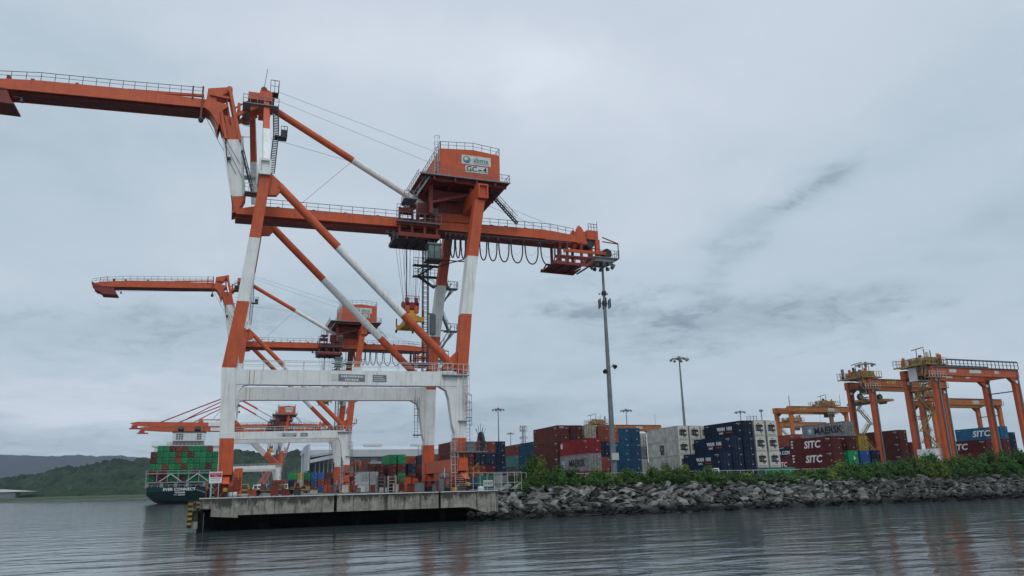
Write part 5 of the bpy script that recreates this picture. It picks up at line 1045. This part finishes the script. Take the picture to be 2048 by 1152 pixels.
m.bar((36, 99.6, QZ + 2.0), (125, 99.6, QZ + 2.0), .07, .07, PALE); m.bar((36, 99.6, QZ + 1.1), (125, 99.6, QZ + 1.1), .05, .05, PALE); m.build('railing', F2)
# white drum, hatch boxes, yellow vehicles on the quay
def vehicle(x, y, L_, W_, H, mc, label, cat='truck', name='terminal_truck', cabx=0.0, rot=False):
    C = empty(name, (x, y, QZ), label, cat)
    m = MB(); m.box(x, x + L_, y, y + W_, QZ + .5, QZ + .8, DARK); m.prism([(x + .1, QZ + .8), (x + L_ - .1, QZ + .8), (x + L_ - .3, QZ + H * .5), (x + .25, QZ + H * .5)], 'y', y + .05, y + W_ - .05, mc); m.build('body', C)
    m = MB(); a = x + L_ * cabx; m.prism([(a, QZ + H * .5), (a + 1.9, QZ + H * .5), (a + 1.6, QZ + H), (a + .3, QZ + H)], 'y', y + .15, y + W_ - .15, mc); cb = m.build('cab', C)
    m = MB(); m.prism([(a + .35, QZ + H * .58), (a + 1.55, QZ + H * .58), (a + 1.4, QZ + H * .93), (a + .5, QZ + H * .93)], 'y', y + .12, y + .15, GLASS); m.build('window', cb)
    for xx in (x + .6, x + L_ - .7):
        for yy in (y, y + W_ - .3): m = MB(); m.tube((xx, yy, QZ + .45), (xx, yy + .3, QZ + .45), .45, BLACK, n=14); m.build('wheel', C)
    return C
vehicle(1.4, 130, 4.2, 2.3, 1.9, YEL, 'small yellow vehicle on the quay, closest to the leg on the left', cabx=.1)
vehicle(4.6, 139, 6.8, 2.4, 1.8, YEL, 'long yellow-topped vehicle on the quay under the nearest crane', cabx=.5)
vehicle(16.2, 200, 6.0, 2.6, 2.0, YEL, 'yellow vehicle on the quay left of the far container row', cabx=.2)
vehicle(4.0, 285, 7, 2.6, 3.2, LWHITE, 'white truck on the quay behind the yellow vehicles', cabx=.7)
vehicle(9.0, 240, 6, 2.6, 3.0, RED, 'dark red truck on the quay behind the yellow vehicles', cabx=.1)
vehicle(8.8, 262, 6, 2.6, 3.2, LBLUE, 'blue truck farther along the quay', cabx=.6)
vehicle(20.0, 255, 5, 2.6, 3.4, ORANGE, 'orange truck left of the far container row', cabx=.1)
vehicle(16.5, 300, 6, 2.6, 3.4, LWHITE, 'white truck left of the far container row', cabx=.6)
v_ = vehicle(76.0, 110, 7.6, 2.4, 2.6, LWHITE, 'white van roof showing just above the bushes below the navy stack', 'van', 'van', cabx=.05)
v_ = vehicle(126.0, 118, 7.0, 2.4, 3.6, DARK, 'dark flatbed truck behind the bushes under the brown stack', cabx=.0)
vehicle(171.0, 112, 9.0, 2.6, 6.4, PALE, 'tall pale grey truck at the right edge behind the bushes', cabx=.1)
m = MB(); m.tube((29.2, 90.1, QZ + .1), (29.2, 90.1, QZ + .38), .42, PALE, n=16); m.ball((29.2, 90.1, QZ + .38), .42, .42, .22, SIGN, 12, 6)
tag(m.build('drum', origin=(29.2, 90.1, QZ)), 'round pale drum with domed lid standing on the quay edge by the fence', 'drum')
for i, (xx, lb) in enumerate(((.55, 'left'), (1.02, 'right'))):
    m = MB(); m.tube((xx - .2, 90.9, QZ + .32), (xx + .2, 90.9, QZ + .32), .33, mat('pale_blue_sack', (0.45, 0.55, 0.58), .7), n=10); m.box(xx - .18, xx + .18, 90.7, 91.1, QZ, QZ + .4, MATS['pale_blue_sack']); tag(m.build('bulk_bag', origin=(xx, 90.9, QZ)), 'pale blue bag on the quay edge by the left crane leg, the %s of two' % lb, 'bag')
for i in range(26):
    x = random.choice((random.uniform(2.4, 14), random.uniform(20, 27))); y = random.uniform(95, 108) if i < 8 else random.uniform(112, 165)
    h_ = random.uniform(.6, 1.6); m = MB(); c_ = random.choice((RED, RED, GREY, DARK, CREAM, DARK, RRED)); w_ = random.uniform(.5, 1.2)
    m.box(x, x + w_, y, y + .8, QZ + .12, QZ + h_, c_); m.box(x - .05, x + w_ + .05, y - .05, y + .85, QZ + h_, QZ + h_ + .06, DARK); m.box(x + .05, x + .2, y, y + .8, QZ, QZ + .12, DARK); m.box(x + w_ - .2, x + w_ - .05, y, y + .8, QZ, QZ + .12, DARK)
    tag(m.build('equipment_box', origin=(x, y, QZ)), 'small lidded equipment box standing on the quay deck between the crane legs', 'equipment box', 'equipment boxes on the quay deck')
# rail-mounted stack of twistlock racks and hatch frames near the landside legs
for i, (x, y, mm, lb) in enumerate(((20.6, 112, GREY, 'grey'), (22.2, 112, CREAM, 'cream'), (31.2, 99, RRED, 'red'), (23.9, 112, RED, 'dark red'))):
    C = empty('storage_rack', (x, y, QZ), '%s open steel rack on the quay near the landside legs' % lb, 'rack')
    for dx_ in (0, 1.1): m = MB(); m.box(x + dx_, x + dx_ + .08, y, y + 1.0, QZ, QZ + 2.4, mm); m.build('upright', C)
    for k in range(5): m = MB(); m.box(x, x + 1.18, y, y + 1.0, QZ + .3 + k * .48, QZ + .36 + k * .48, mm); m.build('shelf', C)

# ================================================================== ROCK SLOPE
ROCK = mat('quarry_rock', (0.078, 0.078, 0.073), .95, var=.7, spec=.15, scale=1.3, bump=.6, objcol=False, coord='Object')
t = ROCK.node_tree; b = t.nodes['Principled BSDF']; lk = b.inputs['Base Color'].links[0].from_socket
gm = t.nodes.new('ShaderNodeNewGeometry'); sp_ = t.nodes.new('ShaderNodeSeparateXYZ'); t.links.new(gm.outputs['Position'], sp_.inputs[0])
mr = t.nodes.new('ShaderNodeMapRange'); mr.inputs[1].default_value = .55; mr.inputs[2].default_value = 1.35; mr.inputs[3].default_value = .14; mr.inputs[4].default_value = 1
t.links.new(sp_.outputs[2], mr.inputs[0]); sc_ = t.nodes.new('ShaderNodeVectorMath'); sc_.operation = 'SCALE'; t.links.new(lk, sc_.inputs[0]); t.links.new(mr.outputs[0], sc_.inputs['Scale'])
oi_ = t.nodes.new('ShaderNodeNewGeometry'); mr2 = t.nodes.new('ShaderNodeMapRange'); mr2.inputs[3].default_value = .35; mr2.inputs[4].default_value = 1.9; t.links.new(oi_.outputs['Random Per Island'], mr2.inputs[0])
oo = t.nodes.new('ShaderNodeObjectInfo'); mr3 = t.nodes.new('ShaderNodeMapRange'); mr3.inputs[3].default_value = .5; mr3.inputs[4].default_value = 1.9; t.links.new(oo.outputs['Random'], mr3.inputs[0])
mm_ = t.nodes.new('ShaderNodeMath'); mm_.operation = 'MULTIPLY'; t.links.new(mr2.outputs[0], mm_.inputs[0]); t.links.new(mr3.outputs[0], mm_.inputs[1])
sc2 = t.nodes.new('ShaderNodeVectorMath'); sc2.operation = 'SCALE'; t.links.new(sc_.outputs[0], sc2.inputs[0]); t.links.new(mm_.outputs[0], sc2.inputs['Scale']); t.links.new(sc2.outputs[0], b.inputs['Base Color'])
def rock_mesh(seed):
    rnd = random.Random(seed); bm = bmesh.new(); bmesh.ops.create_icosphere(bm, subdivisions=2, radius=1)
    planes = [(Vector((rnd.gauss(0, 1), rnd.gauss(0, 1), rnd.gauss(0, 1))).normalized(), rnd.uniform(.30, .75)) for _ in range(9)]
    for v in bm.verts:
        for n_, d in planes:
            k = v.co.dot(n_)
            if k > d: v.co -= n_ * (k - d)
        v.co += Vector((rnd.uniform(-.03, .03),) * 3)
    me = bpy.data.meshes.new('boulder'); bm.to_mesh(me); bm.free(); me.materials.append(ROCK); return me
RM = [rock_mesh(i) for i in range(8)]
allr = []
def slope_z(y): return -.35 + (y - 89.0) * (3.75 / 5.2)
rx = random.Random(3)
x = 28.2
while x < 152:
    y = 88.6 + rx.random() * .4
    while y < 94.6:
        s_ = rx.choice((.26, .32, .4, .46, .58, .8)) * (1.0 if y > 90 else 1.1)
        if x > 31.5 or y < 89.6 + (x - 28.2) * .3: allr.append((x + rx.uniform(-.3, .3) + (0), y, slope_z(y) + rx.uniform(-.12, .2), s_, rx.randrange(8), (rx.random() * 6.3, rx.random() * 6.3, rx.random() * 6.3), (rx.uniform(1.1, 2.0), rx.uniform(.85, 1.3), rx.uniform(.5, .8))))
        y += s_ * .80
    x += .56
for i in range(60): allr.append((rx.uniform(27.4, 31.2), rx.uniform(88.3, 89.3), rx.uniform(-.1, .9), rx.uniform(.3, .55), rx.randrange(8), (rx.random() * 6, rx.random() * 6, rx.random() * 6), (1.2, 1, .7)))
allr.sort(key=lambda r_: -r_[3] * (1.3 if r_[0] < 90 else (1 if r_[0] < 118 else .1))); big = allr[:290]; rest = allr[290:]
RG = 'boulders of the rock slope'
for i, (x, y, z, s_, k, rot, sc) in enumerate(big):
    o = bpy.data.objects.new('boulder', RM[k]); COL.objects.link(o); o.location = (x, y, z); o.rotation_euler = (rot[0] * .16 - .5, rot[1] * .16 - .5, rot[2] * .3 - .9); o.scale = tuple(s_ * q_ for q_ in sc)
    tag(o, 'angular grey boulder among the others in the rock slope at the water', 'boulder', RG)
V = []; Fc = []; 
for (x, y, z, s_, k, rot, sc) in rest:
    M_ = Matrix.Translation((x, y, z)) @ Matrix.Rotation(rot[2] * .3 - .9, 4, 'Z') @ Matrix.Rotation(rot[1] * .16 - .5, 4, 'Y') @ Matrix.Rotation(rot[0] * .16 - .5, 4, 'X') @ Matrix.Diagonal((s_ * sc[0], s_ * sc[1], s_ * sc[2], 1)); b0 = len(V)
    V += [tuple(M_ @ v.co) for v in RM[k].vertices]; Fc += [tuple(b0 + q_ for q_ in p.vertices) for p in RM[k].polygons]
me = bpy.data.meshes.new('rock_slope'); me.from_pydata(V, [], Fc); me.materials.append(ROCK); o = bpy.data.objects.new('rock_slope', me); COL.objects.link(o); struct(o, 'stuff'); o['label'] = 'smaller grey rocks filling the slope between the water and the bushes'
m = MB(); m.prism([(89.2, -1.5), (89.2, -.5), (94.4, 3.05), (96, 3.3), (100, 3.3), (100, -1.5)], 'x', 29.5, 300, mat('rubble_bank', (0.05, 0.048, 0.042), .95, scale=2)); struct(m.build('bank', origin=(100, 95, 0)))

# ================================================================== BUSHES
def leafmat(name, col):
    m = bpy.data.materials.new(name); m.use_nodes = True; t = m.node_tree; b = t.nodes['Principled BSDF']; g = t.nodes.new('ShaderNodeNewGeometry'); r_ = t.nodes.new('ShaderNodeValToRGB')
    r_.color_ramp.elements[0].color = (col[0] * .40, col[1] * .45, col[2] * .45, 1); r_.color_ramp.elements[1].color = (col[0] * 1.7, col[1] * 1.5, col[2] * 1.15, 1); t.links.new(g.outputs['Random Per Island'], r_.inputs[0])
    o = t.nodes.new('ShaderNodeObjectInfo'); mr = t.nodes.new('ShaderNodeMapRange'); mr.inputs[3].default_value = .75; mr.inputs[4].default_value = 1.3; t.links.new(o.outputs['Random'], mr.inputs[0]); s_ = t.nodes.new('ShaderNodeVectorMath'); s_.operation = 'SCALE'
    t.links.new(r_.outputs[0], s_.inputs[0]); t.links.new(mr.outputs[0], s_.inputs['Scale']); t.links.new(s_.outputs[0], b.inputs['Base Color']); b.inputs['Roughness'].default_value = .6; b.inputs['Specular IOR Level'].default_value = .25
    try: b.inputs['Transmission Weight'].default_value = 0
    except Exception: pass
    return m
LEAF = leafmat('bush_leaves', (0.029, 0.080, 0.015)); LEAF2 = leafmat('yellow_green_leaves', (0.075, 0.125, 0.022)); BARK = mat('twig_bark', (0.10, 0.08, 0.055), .9)
def bush_meshes(seed, wx, wy, h, n, leaf, lm, spiky=0.0):
    r = random.Random(seed); crown = MB(); stem = MB(); clumps = []
    for i in range(16): 
        t_ = r.random() * 6.283; q_ = math.sqrt(r.random()); hz = r.uniform(.25, .97); sh = (1 - (hz - .3) ** 2 * 1.1)
        clumps.append((q_ * wx * .48 * math.cos(t_) * sh, q_ * wy * .48 * math.sin(t_) * sh, h * hz * (1 - .25 * q_), r.uniform(.16, .30) * min(wx, h * 1.3)))
    for cx, cy, cz, cr in clumps:
        stem.bar((cx * .15, cy * .15, -.2), (cx * .8, cy * .8, cz), .10, .10, BARK, .03, .03)
        for j in range(n // 16):
            d = Vector((r.gauss(0, 1), r.gauss(0, 1), r.gauss(0, .8))); d.normalize(); rr = cr * (r.random() ** .45) * (1 + spiky * r.random())
            p = Vector((cx, cy, cz)) + d * rr
            if p.z < .05: p.z = .05 + r.random() * .3
            nrm = (d + Vector((r.gauss(0, .6), r.gauss(0, .6), r.gauss(.3, .5)))).normalized(); a = nrm.orthogonal().normalized(); ang = r.random() * 6.28; a = Matrix.Rotation(ang, 3, nrm) @ a; b_ = nrm.cross(a); L_ = leaf * r.uniform(.7, 1.4); w_ = L_ * .42
            crown.add([p - a * L_, p + b_ * w_, p + a * L_, p - b_ * w_], [(0, 1, 2, 3)], lm)
    return crown.mesh('crown', fix=False), stem.mesh('trunk', fix=False)
BV = [bush_meshes(11 + i, 3.4, 2.6, 2.6, 2300, .16, LEAF) for i in range(4)] + [bush_meshes(40, 3.0, 2.6, 2.4, 1900, .17, LEAF2), bush_meshes(41, 2.6, 2.4, 3.2, 1900, .15, LEAF, .5)]
def shrub(x, y, z, sx, sz, k, label, cat='bush', group='bushes along the top of the rock slope', name='bush'):
    C = bpy.data.objects.new(name, None); COL.objects.link(C); C.location = (x, y, z); tag(C, label, cat, group); rz = random.random() * 6.28
    for nm, me in (('crown', BV[k][0]), ('trunk', BV[k][1])): o = bpy.data.objects.new(nm, me); COL.objects.link(o); o.parent = C; o.scale = (sx, sx, sz); o.rotation_euler = (0, 0, rz)
    return C
prof = [(35, 5.2), (37.5, 6.6), (39.6, 7.7), (41.5, 7.0), (44, 6.0), (47, 5.5), (51, 6.0), (55, 5.7), (58, 6.3), (61, 6.5), (64, 5.9), (68, 5.6), (72, 5.2), (78, 5.0), (84, 5.4), (90, 6.1), (95, 6.2), (100, 6.5), (106, 7.1), (112, 7.3), (118, 7.5), (132, 7.7), (150, 7.7)]
def pz(x):
    for (a, za), (b, zb) in zip(prof, prof[1:]):
        if a <= x <= b: return lerp(za, zb, (x - a) / (b - a))
    return 7.5
BG = 'bushes along the top of the rock slope'
x = 36.2
while x < 158:
    for row, (yy, f_) in enumerate(((94.6, .66), (96.8, 1.0))):
        h = (pz(x) - 3.3) * f_ * random.uniform(.86, 1.22); xx = x + random.uniform(-.5, .5)
        reg = 'left of the grey lettered container' if x < 45 else ('below the blue and pale stacks' if x < 66 else ('below the navy stack' if x < 88 else ('below the lettered maroon containers' if x < 104 else 'below the yard cranes at the right')))
        shrub(xx, yy + random.uniform(-.3, .3), 3.25, random.uniform(.75, 1.05) * (.8 if row == 0 else 1), h / 2.75, random.choice((0, 1, 2, 3, 3, 4, 5)), 'dense green bush in the %s row, %s' % (('front', 'back')[row], reg), group='dense bushes in the %s row, %s' % (('front', 'back')[row], reg))
    x += 2.05
shrub(39.3, 98.3, 3.2, 1.0, 1.75, 5, 'tallest bushy tree at the left end of the bushes, before the brown stack', 'tree', None, 'small_tree'); shrub(60.5, 98.2, 3.2, .55, 1.25, 5, 'narrow shrub poking above the bushes before the pale refrigerated stack', 'bush', None)
# low weeds at the foot of the bushes
gv = MB(); r = random.Random(5)
for i in range(9000):
    x = r.uniform(34, 158); y = r.uniform(93.9, 95.6); h = r.uniform(.25, .8); a = r.random() * 3.14; z = 3.05 + (y - 94) * .1; dx_, dy_ = math.cos(a) * .10, math.sin(a) * .10; lx = r.uniform(-.25, .25)
    gv.add([(x - dx_, y - dy_, z), (x + dx_, y + dy_, z), (x + lx, y - .1, z + h)], [(0, 1, 2)], LEAF)
o = gv.build('undergrowth', origin=(80, 95, 3), fix=False); struct(o, 'stuff'); o['label'] = 'low weeds at the top edge of the rocks'
for i, (x, y, h) in enumerate(((112, 700, 12), (150, 700, 14), (170, 690, 11))): pass

# ================================================================== HAZE
hz = MB(); hz.box(-7850, 7850, -70, 7850, -3, 420, DARK); hz.mats = []; hm = bpy.data.materials.new('humid_air'); hm.use_nodes = True; ht = hm.node_tree
for n_ in list(ht.nodes):
    if n_.type == 'BSDF_PRINCIPLED': ht.nodes.remove(n_)
pv = ht.nodes.new('ShaderNodeVolumePrincipled'); pv.inputs['Color'].default_value = (0.80, 0.88, 1.0, 1); pv.inputs['Density'].default_value = 0.00006; pv.inputs['Anisotropy'].default_value = 0.2
ht.links.new(pv.outputs[0], [n_ for n_ in ht.nodes if n_.type == 'OUTPUT_MATERIAL'][0].inputs['Volume'])
hz.mats = [hm]; o = hz.build('haze', fix=False); struct(o, 'stuff'); o['label'] = 'thin grey blue humid air over the harbour'

for o in bpy.data.objects:
    if '_org' in o: del o['_org']
